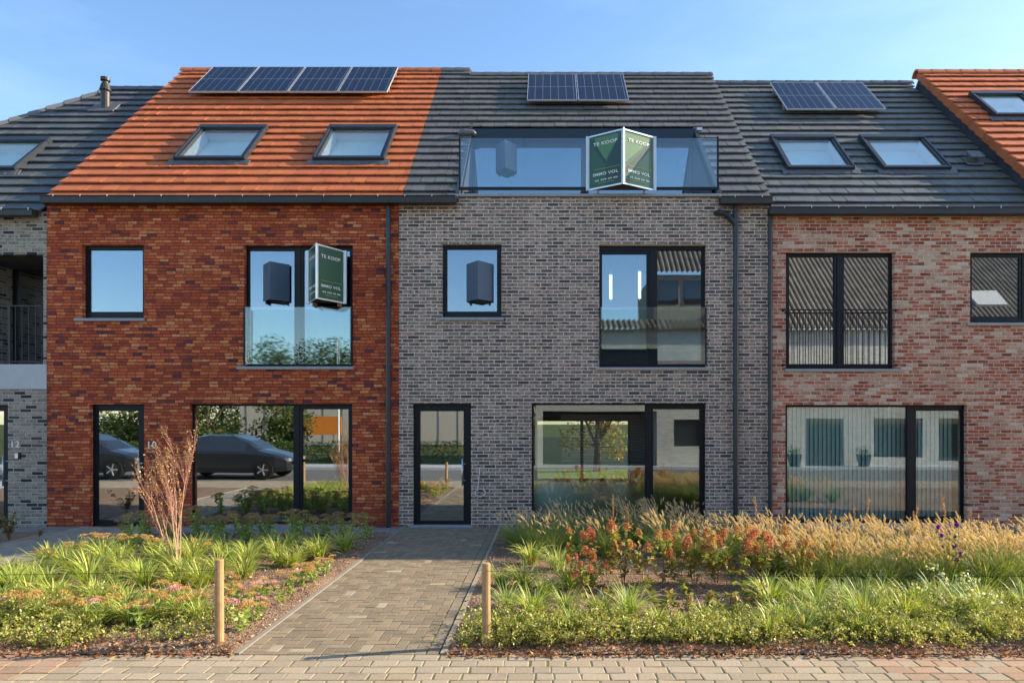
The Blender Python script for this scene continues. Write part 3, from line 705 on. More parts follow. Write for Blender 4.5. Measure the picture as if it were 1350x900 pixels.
# ============ RIGHT HOUSE with raised orange roof
hr = tag(empty('brick_house', (XR + 0.1, 0, 0)), 'neighbouring house at the right edge showing only its raised orange tiled roof', 'house', 'terraced brick houses')
mb = MB(); mb.plate(XR + 0.1, 16.5, 0, 6.45, [(11.2, 12.6, 3.9, 5.3), (10.6, 13.2, 0.05, 2.3)], 0, 0.10); mb.build('wall', 'brick_red', hr)
interior(hr, XR + 0.1, 16.5, [2.75, 5.9], [((11.2, 12.6), (3.9, 5.3)), ((10.6, 13.2), (0.05, 2.3))])
window(hr, (11.2, 12.6), (3.9, 5.3), [(11.3, 12.5, 4.0, 5.2, True)], 'glass_up', sill=(11.1, 12.7)); window(hr, (10.6, 13.2), (0.05, 2.3), [(10.68, 12.2, 0.12, 2.22, False), (12.35, 13.1, 0.15, 2.2, True)], 'glass')
sk5 = (9.78, 10.93, st(2.12), st(3.0)); rowsR = 18
rr_ = tiles('roof', hr, ZER, XR - 0.03, 16.5, rowsR, PT, ORANGE, 'tile', [sh(sk5)], seed=6)
deck(rr_, ZER, XR + 0.01, 16.5, 18 * PT - 0.1, [sk5]); ridge(rr_, ZER, XR - 0.12, 16.5, 18 * PT - 0.1, ORANGE, 'tile')
# verge tiles hanging over slate cladding
vt = MB(); random.seed(3)
for i in range(rowsR):
    s = -0.10 + i * PT; v = random.uniform(0.85, 1.1)
    vt.hexa([roof_pt(a, b, c, ZER) for a, b, c in [(XR - 0.055, s - 0.01, -0.11), (XR - 0.032, s - 0.01, -0.11), (XR - 0.032, s + PT, -0.14), (XR - 0.055, s + PT, -0.14), (XR - 0.055, s - 0.01, 0.055), (XR - 0.032, s - 0.01, 0.055), (XR - 0.032, s + PT, 0.015), (XR - 0.055, s + PT, 0.015)]], tuple(0.85 * c * v for c in ORANGE))
vt.build('verge_tiles', 'tile', rr_)
sl = MB()
for i in range(22):
    s = -0.1 + i * 0.30
    if s > 18 * PT - 0.25: break
    v = random.uniform(0.7, 1.3)
    sl.hexa([(XR - 0.028 + 0.004 * (i % 2), y, z) for y, z in [(s * C45, ZEP + s * C45 - 0.2), ((s + .30) * C45, ZEP + (s + .30) * C45 - 0.2), ((s + .30) * C45, ZER + (s + .30) * C45 - 0.08), (s * C45, ZER + s * C45 - 0.08)]] +
            [(XR + 0.01, y, z) for y, z in [(s * C45, ZEP + s * C45 - 0.2), ((s + .30) * C45, ZEP + (s + .30) * C45 - 0.2), ((s + .30) * C45, ZER + (s + .30) * C45 - 0.08), (s * C45, ZER + s * C45 - 0.08)]])
sl.build('slate_cladding', 'slate', rr_)
gutter(hr, XR + 0.17, 16.5, ZER + 0.0); skylight(hr, ZER, *sk5)
gable(hr, 16.4, 16.5, ZER, 18 * PT - .1, 'brick_red'); gable(hr, XR + 0.011, XR + 0.09, ZER, 18 * PT - .1, 'slate')

# ============ LEFT HOUSE 12, pale brick with loggia
hl = tag(empty('brick_house', (-15.3, 0, 0)), 'pale grey brick house numbered 12 with dark hipped roof and recessed balcony', 'house', 'terraced brick houses')
LG = ((-11.1, XA - 0.07), (PZ(480), PZ(335.5))); D3 = ((-11.15, PX(10.5)), (0.0, PZ(533.5)))
mb = MB(); mb.plate(-15.2, XA - 0.006, 0.0, 5.93, [(LG[0][0], LG[0][1] + 1, PZ(513), LG[1][1]), (*D3[0], -1, D3[1][1]), (-14.4, -12.6, 0.05, 2.28)], 0, 0.10)
mb.plate(-15.2, -15.1, 0, 5.93, [], 0.11, 8.8); mb.build('wall', 'brick_pale', hl)
interior(hl, -15.1, XA, [2.6, 5.7], [((LG[0][0] - .1, LG[0][1]), (2.6, 5.3)), D3, ((-14.4, -12.6), (0.05, 2.28))])
d3 = window(hl, *D3, [(-11.02, PX(6, .13), 0.12, PZ(541, .13), True)], 'glass_door', name='front_door'); door_handle(d3, PX(1.3), PZ(641), PZ(601))
window(hl, (-14.4, -12.6), (0.05, 2.28), [(-14.32, -12.68, 0.12, 2.2, False)], 'glass')
lg = MB(); lg.box(LG[0][0], XA - 0.008, -0.012, 1.9, PZ(513) + 0.002, PZ(480)); ls = lg.build('loggia_slab', 'concrete', hl, bevel=0.006)
mb = MB(); mb.box(LG[0][0], LG[0][1] + .06, 0.345, 1.9, 5.12, 5.2); mb.build('loggia_ceiling', 'membrane', hl)
lb = MB(); lb.plate(LG[0][0], LG[0][1], LG[1][0], 5.12, [(PX(27, 1.4), PX(61, 1.3) - 0.02, 3.16, PZ(358, 1.4)), (PX(12.5, 1.4), PX(16, 1.4), 3.16, PZ(358, 1.4))], 1.3, 1.37); lf = lb.build('loggia_window', 'black', hl)
g = MB(); g.box(PX(10, 1.4), LG[0][1], 1.33, 1.342, 3.16, PZ(358, 1.4)); g.build('pane', 'glass_door', lf)
mb = MB(); mb.box(LG[0][0] - 0.12, LG[0][0] - .001, 0.11, 1.36, LG[1][0], 5.12); mb.build('loggia_wall', 'brick_pale', hl); mb = MB(); mb.box(LG[0][1], LG[0][1] + .06, 0.0, 1.36, LG[1][0] + 0.002, 5.12); mb.build('loggia_wall', 'brick_pale', hl)
rl = MB(); zt, zb = PZ(402.5, .03), PZ(476, .03); x0, x1 = -11.05, XA - 0.09
rl.box(x0, x1, 0.015, 0.04, zt - 0.02, zt); rl.box(x0, x1, 0.015, 0.04, zb - 0.02, zb); rl.box(PX(13, .03) - 0.02, PX(13, .03) + 0.02, 0.01, 0.045, LG[1][0], zt)
rb = rl.build('balustrade', 'gutter', hl)
x = x1 - 0.02
while x > x0: b_ = MB(); b_.box(x - 0.006, x + 0.006, 0.021, 0.034, zb, zt - 0.02); b_.build('bar', 'gutter', rb); x -= 0.126
add_text('12', hl, (PX(15.5), -0.004, PZ(589.5)), (1, 0, 0), (0, 0, 1), 0.15, 0.12, 'brass', 'house_number')
mb = MB(); mb.box(PX(20.5), PX(25), -0.03, -0.001, PZ(604), PZ(597)); mb.build('doorbell', 'steel', hl, bevel=0.004)
mb = MB(); mb.box(PX(25.3), PX(27.5), -0.028, -0.001, PZ(604.5), PZ(596)); mb.build('bell_box', 'black', hl)
rowsL = 18; PL = 6.2 / 18; XH = -10.96 - 4.386
sk0 = (-12.25, -10.83, st(1.08), st(2.05))
rl_ = tiles('roof', hl, ZEP, lambda s: XH + s * C45, XA - 0.035, rowsL, PL, (0.10, 0.105, 0.105), 'tile_dark', [sh(sk0)], seed=8)
dk = MB(); top = ZEP + 4.386; ya = 4.386
dk.face([(XH + .1, 0.05, ZEP - .05), (-10.96, ya, top - 0.06), (XH + .1, 2 * ya, ZEP - .05)])
dk.face([(XA, 2 * ya, ZEP - .05), (XH + .1, 2 * ya, ZEP - .05), (-10.96, ya, top - 0.06), (XA, ya, top - 0.06)])
dk.face([(XH + .1, 0.05, ZEP - .1), (-12.5, 0.05, ZEP - .1), (-12.5, 2.8, ZEP + 2.66)]); dk.face([(-12.5, 2.7, ZEP + 2.6), (XA, 2.7, ZEP + 2.6), (XA, ya, top - .1), (-10.96, ya, top - .1)]); dk.build('roof_deck', 'membrane', rl_)
mb = MB(); mb.plate(-12.5, XA, 0, st(2.72), [sk0], -0.014, -0.1, mp=lambda x, s, h: roof_pt(x, s, h, ZEP))
mb.build('roof_boarding', 'membrane', rl_)
ridge(rl_, ZEP, -11.0, XA - 0.04, 6.2, (0.06, 0.07, 0.085), 'tile_dark')
hc = MB(); p0 = Vector((XH - .05, -0.1, ZEP - .03)); p1 = Vector((-10.98, ya + 0.02, top + 0.07)); nseg = 18; d_ = (p1 - p0) / nseg
for k in range(nseg):
    a = p0 + d_ * k; b = a + d_ * 1.03; v = random.uniform(.85, 1.15)
    w_ = Vector((-0.11, 0.11, -0.0)); dn = Vector((0, 0, -0.11))
    hc.hexa([a - w_ + dn * .8, a + w_ + dn * .8, b + w_ + dn * 1.0, b - w_ + dn * 1.0, a - w_ * .55 + Vector((0, 0, .03)), a + w_ * .55 + Vector((0, 0, .03)), b + w_ * .55, b - w_ * .55], (0.13 * v, 0.135 * v, 0.14 * v))
hc.build('hip_cap', 'tile_dark', rl_)
gutter(hl, XH, XA - 0.12, PZ(275, -0.23), hgt=0.11); skylight(hl, ZEP, *sk0)
fx, fs = -10.56, st(3.44); fy, fz = fs * C45, ZEP + fs * C45
mb = MB(); mb.tube([(fx, fy, fz - 0.15), (fx, fy, fz + 0.42), (fx, fy, fz + 0.46), (fx, fy, fz + 0.62), (fx, fy, fz + 0.63), (fx, fy, fz + 0.68), (fx, fy, fz + 0.69), (fx, fy, fz + 0.76)],
    [0.10, 0.10, 0.13, 0.085, 0.065, 0.065, 0.105, 0.105], 14); fu = mb.build('flue_pipe', 'gutter', hl, smooth=False)
mb = MB(); vm = roof_rot(fx, fs, 0.06, ZEP); mb.box(-0.3, 0.3, -0.22, 0.2, -0.02, 0.012); mb.build('flashing', 'lead', fu, vm)

# ============ SIGNS
def prism_sign(label, cx, zb, zt, hw, depth, y0, style, frame=True):  # unstyled prisms are added stand-ins for dark silhouettes mirrored in the glass
    s = tag(empty('for_sale_sign' if style else 'silhouette_box', (cx, y0 - depth, zb)), label, 'for-sale sign' if style else 'box silhouette', 'for-sale signs' if style else 'dark box silhouettes in the glass')
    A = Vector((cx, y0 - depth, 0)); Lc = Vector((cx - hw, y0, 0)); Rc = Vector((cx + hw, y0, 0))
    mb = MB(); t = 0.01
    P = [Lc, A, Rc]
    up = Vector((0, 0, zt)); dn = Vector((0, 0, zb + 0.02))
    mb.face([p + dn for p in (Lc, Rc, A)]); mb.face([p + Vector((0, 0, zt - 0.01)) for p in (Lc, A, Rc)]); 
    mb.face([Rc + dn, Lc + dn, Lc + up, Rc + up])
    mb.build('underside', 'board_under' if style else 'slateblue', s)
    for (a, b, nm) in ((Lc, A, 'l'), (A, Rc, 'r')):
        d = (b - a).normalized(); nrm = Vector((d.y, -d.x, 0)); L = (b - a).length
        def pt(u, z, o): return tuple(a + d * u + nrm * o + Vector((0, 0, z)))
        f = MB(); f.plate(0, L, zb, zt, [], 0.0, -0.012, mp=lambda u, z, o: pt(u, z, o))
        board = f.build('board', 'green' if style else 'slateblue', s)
        if not style: continue
        fr = MB(); e = 0.03; fr.plate(0.0, L, zb, zt, [(e, L - e, zb + e * .9, zt - e * .9)], 0.012, 0.001, mp=lambda u, z, o: pt(u, z, o)); fr.build('frame', 'alu', board)
        H = zt - zb
        def poly(pts, o, mat, nme):
            m_ = MB(); m_.face([pt(u * L, zb + z * H, o) for u, z in pts]); m_.build(nme, mat, board)
        if style == 2:
            if nm == 'l':
                poly([(0.20, .84), (0.5, .50), (.86, .86), (.86, .94), (.2, .94)], 0.0025, 'green_light', 'printed_shape')
                poly([(.06, .90), (.16, .90), (.5, .50), (.5, .04), (.94, .04), (.94, .94), (.86, .86), (.52, .44), (.46, .44)], 0.0015, 'green_dark', 'printed_shape')
            else:
                poly([(.06, .28), (.94, .88), (.94, .76), (.06, .20)], 0.0025, 'green_dark', 'printed_shape'); poly([(.06, .40), (.94, .94), (.06, .94)], 0.0015, 'green_light', 'printed_shape')
        X = tuple(d); o = 0.005
        for (tx, u0, u1, z0, hh, mt) in (('TE KOOP', .15, .84, .79 if style == 2 else .77, .062, 'white'), ('IMMO VOL', .15, .86, .235, .055, 'white'), ('03 309 09 00', .20, .84, .135, .032, 'white'), ('immovol.be', .30, .74, .088, .022, 'lime')):
            add_text(tx, board, pt(u0 * L, zb + z0 * H, o), X, (0, 0, 1), (u1 - u0) * L, hh * H, mt)
        ln = MB(); ln.plate(.16 * L, .90 * L, zb + .352 * H, zb + .358 * H, [], 0.006, 0.003, mp=lambda u, z, o: pt(u, z, o)); ln.build('printed_line', 'lime', board)
    mb = MB()
    if style:
        mb.tube([A + Vector((0, -0.014, zb - 0.002)), A + Vector((0, -0.014, zt + 0.002))], 0.018, 6); mb.build('edge_profile', 'alu', s)
        mb = MB(); mb.box(cx + hw - 0.005, cx + hw + 0.045, y0 - 0.03, y0 + 0.01, zb, zt); mb.build('edge_profile', 'alu', s)
        mb = MB(); mb.box(cx - hw - 0.045, cx - hw + 0.005, y0 - 0.03, y0 + 0.01, zb, zt); mb.build('edge_profile', 'alu', s)
    mb = MB()
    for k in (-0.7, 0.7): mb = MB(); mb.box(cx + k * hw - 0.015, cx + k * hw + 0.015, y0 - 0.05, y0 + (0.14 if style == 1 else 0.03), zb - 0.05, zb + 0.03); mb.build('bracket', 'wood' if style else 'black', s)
    return s
prism_sign('green for-sale sign box fixed before the tall upper window of the red house', -4.14, 4.18, 5.17, 0.335, 0.55, -0.08, 1)
prism_sign('folded green for-sale sign hanging on the glass rail of the roof terrace', 1.376, 6.30, 7.31, 0.614, 0.38, -0.06, 2)
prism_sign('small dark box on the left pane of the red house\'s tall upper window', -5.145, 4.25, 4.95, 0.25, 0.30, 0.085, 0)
prism_sign('dark box silhouette in the small upper window of the grey house', -1.285, 4.25, 4.96, 0.255, 0.32, 0.085, 0)
prism_sign('dark box silhouette in the roof terrace window pane of the grey house', -0.92, 7.50, 8.10, 0.23, 0.28, 2.27, 0)

# ============ GROUND
g = MB(); g.face([(-250, -250, -0.08), (250, -250, -0.08), (250, 250, -0.08), (-250, 250, -0.08)]); tag(g.build('ground', 'soil'), kind='structure')
YS = -6.97
def paver(mb, x0, x1, y0, y1, c, g=0.0028, z=0.0, ch=0.0045, jit=0.0015):
    j = lambda: random.uniform(-jit, jit)
    x0 += g; x1 -= g; y0 += g; y1 -= g
    if x1 - x0 < 0.02 or y1 - y0 < 0.02: return
    zt = z + random.uniform(-0.0025, 0.0025)
    o = [(x0 + j(), y0 + j()), (x1 + j(), y0 + j()), (x1 + j(), y1 + j()), (x0 + j(), y1 + j())]
    cx, cy = (x0 + x1) / 2, (y0 + y1) / 2
    ch2 = ch * .35; top = [(x + (ch if x < cx else -ch), y + (ch if y < cy else -ch), zt + random.uniform(-.001, .001)) for x, y in o]
    lo = [(x, y, zt - ch2) for x, y in o]; bt = [(x, y, z - 0.04) for x, y in o]
    i = len(mb.v); mb.v += bt + lo + top
    mb.f.append((i + 8, i + 9, i + 10, i + 11)); mb.c.append(c)
    for k in range(4):
        k2 = (k + 1) % 4
        mb.f.append((i + 4 + k, i + 4 + k2, i + 8 + k2, i + 8 + k)); mb.c.append(c); mb.f.append((i + k, i + k2, i + 4 + k2, i + 4 + k)); mb.c.append(c)
def cj(base, v=0.15):
    k = random.uniform(1 - v, 1 + v); t = random.uniform(-.03, .03); return (base[0] * k * (1 + t), base[1] * k, base[2] * k * (1 - t))
# street of tumbled pavers
mb = MB(); y = YS; r = 0
while y > -9.2:
    x = -16 + (0.11 if r % 2 else 0) + random.uniform(-.02, .02)
    while x < 16:
        wdt = random.choice([0.22, 0.22, 0.22, 0.145])
        rd = (x < -3.9 - 0.9 * (YS - y) and x > -7.5) or (x > 2.7 and random.random() < 0.5)
        c = cj((0.37, 0.305, 0.215), 0.12)
        if rd: c = cj((0.37, 0.25, 0.165), 0.14)
        paver(mb, x, x + wdt, y - 0.143, y, c, g=0.004, ch=0.009, jit=0.007); x += wdt
    y -= 0.143; r += 1
tag(mb.build('street', 'paver'), kind='structure')
j = MB(); j.box(-16, 16, -9.2, YS, -0.06, -0.0045); tag(j.build('street_bed', 'joint'), kind='structure')
j = MB(); j.box(-60, 60, -14.2, -9.21, -0.07, -0.01); tag(j.build('road', 'asphalt'), kind='structure')
j = MB(); j.box(-60, -16.01, -9.2, YS, -0.07, -0.01); j.box(16.01, 60, -9.2, YS, -0.07, -0.01); tag(j.build('pavement', 'concrete'), kind='structure')
j = MB(); j.box(-60, 60, -16.0, -14.21, -0.07, 0.10); tag(j.build('far_pavement', 'concrete'), kind='structure')
# front path, herringbone
PXL, PXR = -2.66, -1.05; mb = MB(); u = 0.1
nc = int((PXR - PXL) / u) + 3; nr = int(7.1 / u) + 2
for c_ in range(-2, nc):
    for r_ in range(-2, nr):
        m4 = (c_ - r_) % 4; X0 = PXL + c_ * u; Y1 = -r_ * u
        if m4 == 0: rc = (X0, X0 + 2 * u, Y1 - u, Y1)
        elif m4 == 2: rc = (X0, X0 + u, Y1 - u, Y1 + u)
        else: continue
        x0, x1, y0, y1 = max(rc[0], PXL), min(rc[1], PXR), max(rc[2], YS + 0.002), min(rc[3], -0.002)
        if x1 - x0 > 0.02 and y1 - y0 > 0.02:
            cc = cj((0.25, 0.20, 0.135), 0.17)
            if random.random() < 0.03: cc = cj((0.38, 0.32, 0.22), .1)
            paver(mb, x0, x1, y0, y1, cc)
y = -0.01
while y > YS: paver(mb, PXR, PXR + 0.11, max(y - 0.22, YS), y, cj((0.25, 0.20, 0.135), .15)); y -= 0.22
tag(mb.build('front_path', 'paver'), kind='structure')
j = MB(); j.box(PXL, PXR + 0.11, YS + .003, -0.003, -0.06, -0.0035); tag(j.build('front_path_bed', 'joint'), kind='structure')
kb = MB()
y = -0.01
while y > YS:
    ye = max(y - 1.0, YS)
    kb.box(PXL - 0.055, PXL - 0.004, ye + .004, y, -0.06, 0.012, (0.26, 0.24, 0.2)); kb.box(PXR + 0.122, PXR + 0.175, ye + .004, y, -0.06, 0.012, (0.36, 0.30, 0.21)); y -= 1.0
tag(kb.build('path_kerb', 'paver'), kind='structure')
# side path to number 10 and strip under the facade
mb = MB(); XL0, XL1 = -8.83, -7.2; y = -0.005; r = 0
while y > YS:
    x = XL0 - (0.11 if r % 2 else 0)
    while x < XL1:
        paver(mb, max(x, XL0), min(x + 0.22, XL1), max(y - 0.11, YS), y, cj((0.33, 0.285, 0.22), .17)); x += 0.22
    y -= 0.11; r += 1
tag(mb.build('side_path', 'paver'), kind='structure')
j = MB(); j.box(XL0, XL1, YS + .003, -0.003, -0.06, -0.0035); tag(j.build('side_path_bed', 'joint'), kind='structure')
mb = MB()
for (a, b, dep) in ((-15, XL0 - .01, 0.55), (XL1 + 0.01, PXL - 0.06, 0.72), (PXR + 0.18, 16, 0.30)):
    y = -0.005; r = 0
    while y > -dep:
        x = a - (0.11 if r % 2 else 0)
        while x < b: paver(mb, max(x, a), min(x + 0.22, b), y - 0.11, y, cj((0.25, 0.24, 0.22), .15)); x += 0.22
        y -= 0.11; r += 1
tag(mb.build('facade_paving', 'paver'), kind='structure')
kb = MB(); 
kb.box(XL1 + 0.003, XL1 + 0.05, YS + .01, -0.75, -0.06, 0.015, (0.33, 0.30, 0.24)); kb.box(XL0 - 0.06, XL0 - 0.005, YS + .01, -.6, -0.06, 0.015, (0.33, 0.30, 0.24)); tag(kb.build('side_path_kerb', 'paver'), kind='structure')
# planting beds
BL = (XL1 + 0.055, PXL - 0.056, YS - 0.006, -0.73); BR = (PXR + 0.176, 13.0, YS - 0.006, -0.34); B0 = (-16, XL0 - 0.065, YS - 0.006, -0.6)
def bedz(x, y): return 0.012 + 0.022 * math.sin(x * 2.3 + y) * math.cos(y * 1.9 - x * .7) + 0.012 * math.sin(x * 6.1) * math.sin(y * 5.3)
def bed(name, b):
    x0, x1, y0, y1 = b; nx = int((x1 - x0) / 0.09); ny = int((y1 - y0) / 0.09)
    xs = np.linspace(x0, x1, nx + 1); ys = np.linspace(y0, y1, ny + 1)
    V = np.array([(x, y, bedz(x, y) * min(1, 8 * min(x - x0, x1 - x, y - y0, y1 - y) + .1) + 0.006) for y in ys for x in xs])
    i, j_ = np.meshgrid(np.arange(nx), np.arange(ny)); a = (j_ * (nx + 1) + i).ravel()
    Q = np.stack([a, a + 1, a + nx + 2, a + nx + 1], 1)
    me = np_mesh(name, V, Q, np.ones((len(V), 3)), 'mulch'); me.polygons.foreach_set('use_smooth', [True] * len(me.polygons))
    return tag(link(name, me), kind='structure')
for nm, b in (('mulch_bed', BL), ('mulch_bed', BR), ('mulch_bed', B0)): bed(nm, b)
BZ = np.vectorize(bedz)
def chips(name, b, n, smin, smax, cols, matn, ysel=None):
    x = rng.uniform(b[0], b[1], n); y = rng.uniform(b[2], b[3], n) if ysel is None else ysel(n)
    z = np.where(y < YS, 0.004, BZ(x, y) + 0.01) + rng.uniform(0, 0.012, n)
    sp = Soup(); L = rng.uniform(smin, smax, n); a = rng.uniform(0, 2 * np.pi, n); e = rng.normal(0.1, 0.3, n)
    d = np.stack([np.cos(a) * np.cos(e), np.sin(a) * np.cos(e), np.sin(e)], 1)
    leaves(sp, np.stack([x, y, z], 1), L, L * rng.uniform(.3, .6, n), pick(cols, n, .35), 0, d=d, fold=0.1)
    return sp.mesh(name, [matn])
BC = [(0.46, 0.31, 0.20), (0.26, 0.155, 0.10), (0.12, 0.07, 0.045), (0.55, 0.41, 0.28), (0.32, 0.18, 0.11)]
for b, n in ((BL, 16000), (BR, 26000)):
    tag(link('bark_chips', chips('bark_chips', (b[0], min(b[1], 7.5), b[2], b[3]), n, 0.015, 0.045, BC, 'mulchbits')), 'small brown bark chips strewn over the ' + ('left' if b is BL else 'right') + ' flower bed', 'bark mulch', kind='stuff')
DL = [(0.40, 0.16, 0.06), (0.24, 0.12, 0.06), (0.46, 0.30, 0.14), (0.16, 0.09, 0.05), (0.33, 0.10, 0.06), (0.12, .07, .04)]
for b, n, lab in ((BL, 1500, 'dry reddish leaves along the street edge of the left flower bed'), (BR, 3000, 'dry reddish leaves along the street edge of the right flower bed')):
    me = chips('fallen_leaves', (b[0], min(b[1], 6.5), 0, 0), n, 0.025, 0.065, DL, 'fallen', ysel=lambda k: YS - 0.09 + np.abs(rng.normal(0, 0.21, k)))
    tag(link('fallen_leaves', me), lab, 'fallen leaves', kind='stuff')

# ============ PLANTS
G1 = [(0.32, 0.43, 0.055), (0.46, 0.54, 0.10), (0.20, 0.32, 0.045), (0.58, 0.60, 0.20)]
def tuft_mesh(k, h=0.36, n=130, cols=G1, w=0.017):
    sp = Soup(); a = rng.uniform(0, 2 * np.pi, n); rad = np.abs(rng.normal(0, 0.045, n))
    base = np.stack([rad * np.cos(a), rad * np.sin(a), np.zeros(n) - 0.01], 1)
    L = rng.uniform(0.6, 1.15, n) * h * 1.25
    az = a + rng.normal(0, 0.5, n)
    c = pick(cols, n, .38); dead = rng.random(n) < 0.07; c[dead] = pick([(0.42, 0.33, 0.15), (0.3, 0.2, 0.1)], int(dead.sum()))
    blades(sp, base, az, L, rng.uniform(.7, 1.2, n) * w, rng.uniform(0.05, 0.55, n), rng.uniform(0.5, 1.9, n), c, 5, tipc=(0.35, (0.42, 0.40, 0.14)))
    return sp.mesh('daylily', ['leaf'])
TUFTS = [tuft_mesh(k, h) for k, h in enumerate((0.34, 0.38, 0.32, 0.40, 0.36))]
G2 = [(0.05, 0.11, 0.025), (0.08, 0.15, 0.03), (0.12, 0.19, 0.05)]
TUFTD = [tuft_mesh(k, h, 140, [(0.17, 0.32, 0.045), (0.28, 0.43, 0.07), (0.38, 0.50, 0.11), (0.6, 0.62, 0.36)], 0.011) for k, h in enumerate((0.33, 0.38, 0.30))]

def penn_mesh(k, m_=58, dark=1.0):
    sp = Soup(); n = 520; a = rng.uniform(0, 2 * np.pi, n); rad = np.abs(rng.normal(0, 0.07, n))
    base = np.stack([rad * np.cos(a), rad * np.sin(a), np.zeros(n)], 1)
    blades(sp, base, a + rng.normal(0, .4, n), rng.uniform(.5, .98, n) * 0.80, rng.uniform(.005, .010, n), rng.uniform(0.03, 0.55, n), rng.uniform(0.4, 1.9, n), pick([(0.12, 0.23, 0.04), (0.20, 0.33, 0.06), (0.30, 0.38, 0.09), (0.42, 0.38, 0.16)], n, .2), 5)
    body = sp.mesh('fountain_grass', ['leaf'])
    pl = Soup(); a = rng.uniform(0, 2 * np.pi, m_); base = np.zeros((m_, 3)) + np.stack([.05 * np.cos(a), .05 * np.sin(a), 0 * a], 1)
    az = a * 0.8 + 0.2 * np.pi; az = np.where(rng.random(m_) < .45, np.pi + rng.normal(0, .6, m_), a)   # breeze towards -x
    P = blades(pl, base, az, rng.uniform(.72, 1.06, m_) * 0.84, np.full(m_, .003), rng.uniform(0.03, 0.42, m_), rng.uniform(0.1, 0.75, m_), pick([(0.25, 0.22, 0.1)], m_), 6, prof=[1, 1, 1, 1, 1])
    for i in range(m_):       # bottlebrush plume along the last stretch of each stem
        A, B = P[i, -2], P[i, -1]; ax = (B - A); ax /= np.linalg.norm(ax); drp = np.array([-.12, 0, -0.10]); Lp = rng.uniform(.085, .135)
        K_ = 7; tt = np.linspace(0, 1, K_); ctr = B + ax * (tt * Lp)[:, None] + drp * ((tt ** 2) * Lp)[:, None] * 0.9
        o = np.cross(ax, [0.3, 0.2, 1.0]); o /= np.linalg.norm(o); o2 = np.cross(ax, o); ns = 5
        rr_c = np.array([.003, .0085, .0105, .010, .0085, .0055, .001])
        an = np.arange(ns) * 2 * np.pi / ns
        ring = ctr[:, None] + rr_c[:, None, None] * (o[None, None] * np.cos(an)[None, :, None] + o2[None, None] * np.sin(an)[None, :, None])
        q = np.array([[k * ns + j, k * ns + (j + 1) % ns, (k + 1) * ns + (j + 1) % ns, (k + 1) * ns + j] for k in range(K_ - 1) for j in range(ns)])
        tone = rng.uniform(.8, 1.1); pl.add(ring.reshape(-1, 3), q, np.tile(np.array([[0.62, 0.50, 0.34]]) * tone, (K_ * ns, 1)), 1)
        nb = 44; t = np.sort(rng.random(nb)); c2 = B + ax * (t * Lp)[:, None] + drp * ((t ** 2) * Lp)[:, None] * 0.9
        aa = rng.uniform(0, 2 * np.pi, nb); rad = o * np.cos(aa)[:, None] + o2 * np.sin(aa)[:, None]; dd = ax * 1.2 + rad * 0.6; dd /= np.linalg.norm(dd, axis=1)[:, None]
        leaves(pl, c2 + rad * .005, rng.uniform(.016, .030, nb), np.full(nb, .0022), pick([(0.85, 0.74, 0.54), (0.75, 0.62, 0.42)], nb, .1) * tone, 1, d=dd, fold=0.0)
    return body, pl.mesh('plumes', ['leaf', 'plume'])
PENN = [penn_mesh(k) for k in range(4)]; PENS = [penn_mesh(k, 24) for k in range(3)]

def sedum_mesh(k, nh):
    sp = Soup(); hs = []
    for i in range(nh):
        a = rng.uniform(0, 6.28); tilt = rng.uniform(0.05, 0.5); L = rng.uniform(.26, .40)
        P = blades(sp, np.array([[0.03 * math.cos(a), .03 * math.sin(a), 0]]), np.array([a]), np.array([L]), np.array([.010]), np.array([tilt]), np.array([0.2]), np.array([[0.22, .26, .09]]), 5, prof=[1, 1, 1, 1, 1])[0]
        nl = 20; t = rng.uniform(.1, .95, nl); idx = np.minimum((t * 5).astype(int), 4); f = (t * 5 - idx)[:, None]
        pos = P[idx] * (1 - f) + P[idx + 1] * f
        leaves(sp, pos, rng.uniform(.045, .08, nl), rng.uniform(.028, .042, nl), pick([(0.38, 0.50, 0.12), (0.50, 0.60, 0.19), (0.28, 0.40, 0.10)], nl, .15), 0, up=0.35)
        hs.append((P[-1], rng.uniform(.75, 1.25)))
    return sp.mesh('sedum', ['leaf']), hs
def head_mesh(cols, R_=0.072):
    sp = Soup(); n = 170; r = np.sqrt(rng.random(n)) * R_; a = rng.uniform(0, 6.28, n)
    pos = np.stack([r * np.cos(a), r * np.sin(a), 0.022 * (1 - (r / R_) ** 2) + rng.normal(0, .004, n)], 1)
    leaves(sp, pos, rng.uniform(.009, .016, n), rng.uniform(.008, .014, n), pick(cols, n, .25), 0, up=0.9)
    m_ = 14; a = rng.uniform(0, 6.28, m_); blades(sp, np.tile([[0, 0, -0.05]], (m_, 1)), a, np.full(m_, .07), np.full(m_, .004), rng.uniform(.3, .9, m_), np.zeros(m_), pick([(.3, .3, .12)], m_), 2)
    return sp.mesh('flower_head', ['petal'])
HD_O = [head_mesh([(0.66, 0.40, 0.15), (0.52, 0.26, 0.12), (0.68, 0.52, 0.2), (0.42, 0.22, 0.12)]) for _ in range(3)]
HD_P = [head_mesh([(0.72, 0.36, 0.46), (0.78, 0.48, 0.58), (0.62, 0.25, 0.36)]) for _ in range(2)]
HD_D = [head_mesh([(0.36, 0.26, 0.12), (0.42, 0.34, 0.14), (0.34, 0.18, 0.14)]) for _ in range(2)]
SED = [sedum_mesh(k, n) for k, n in enumerate((4, 6, 5, 7))]

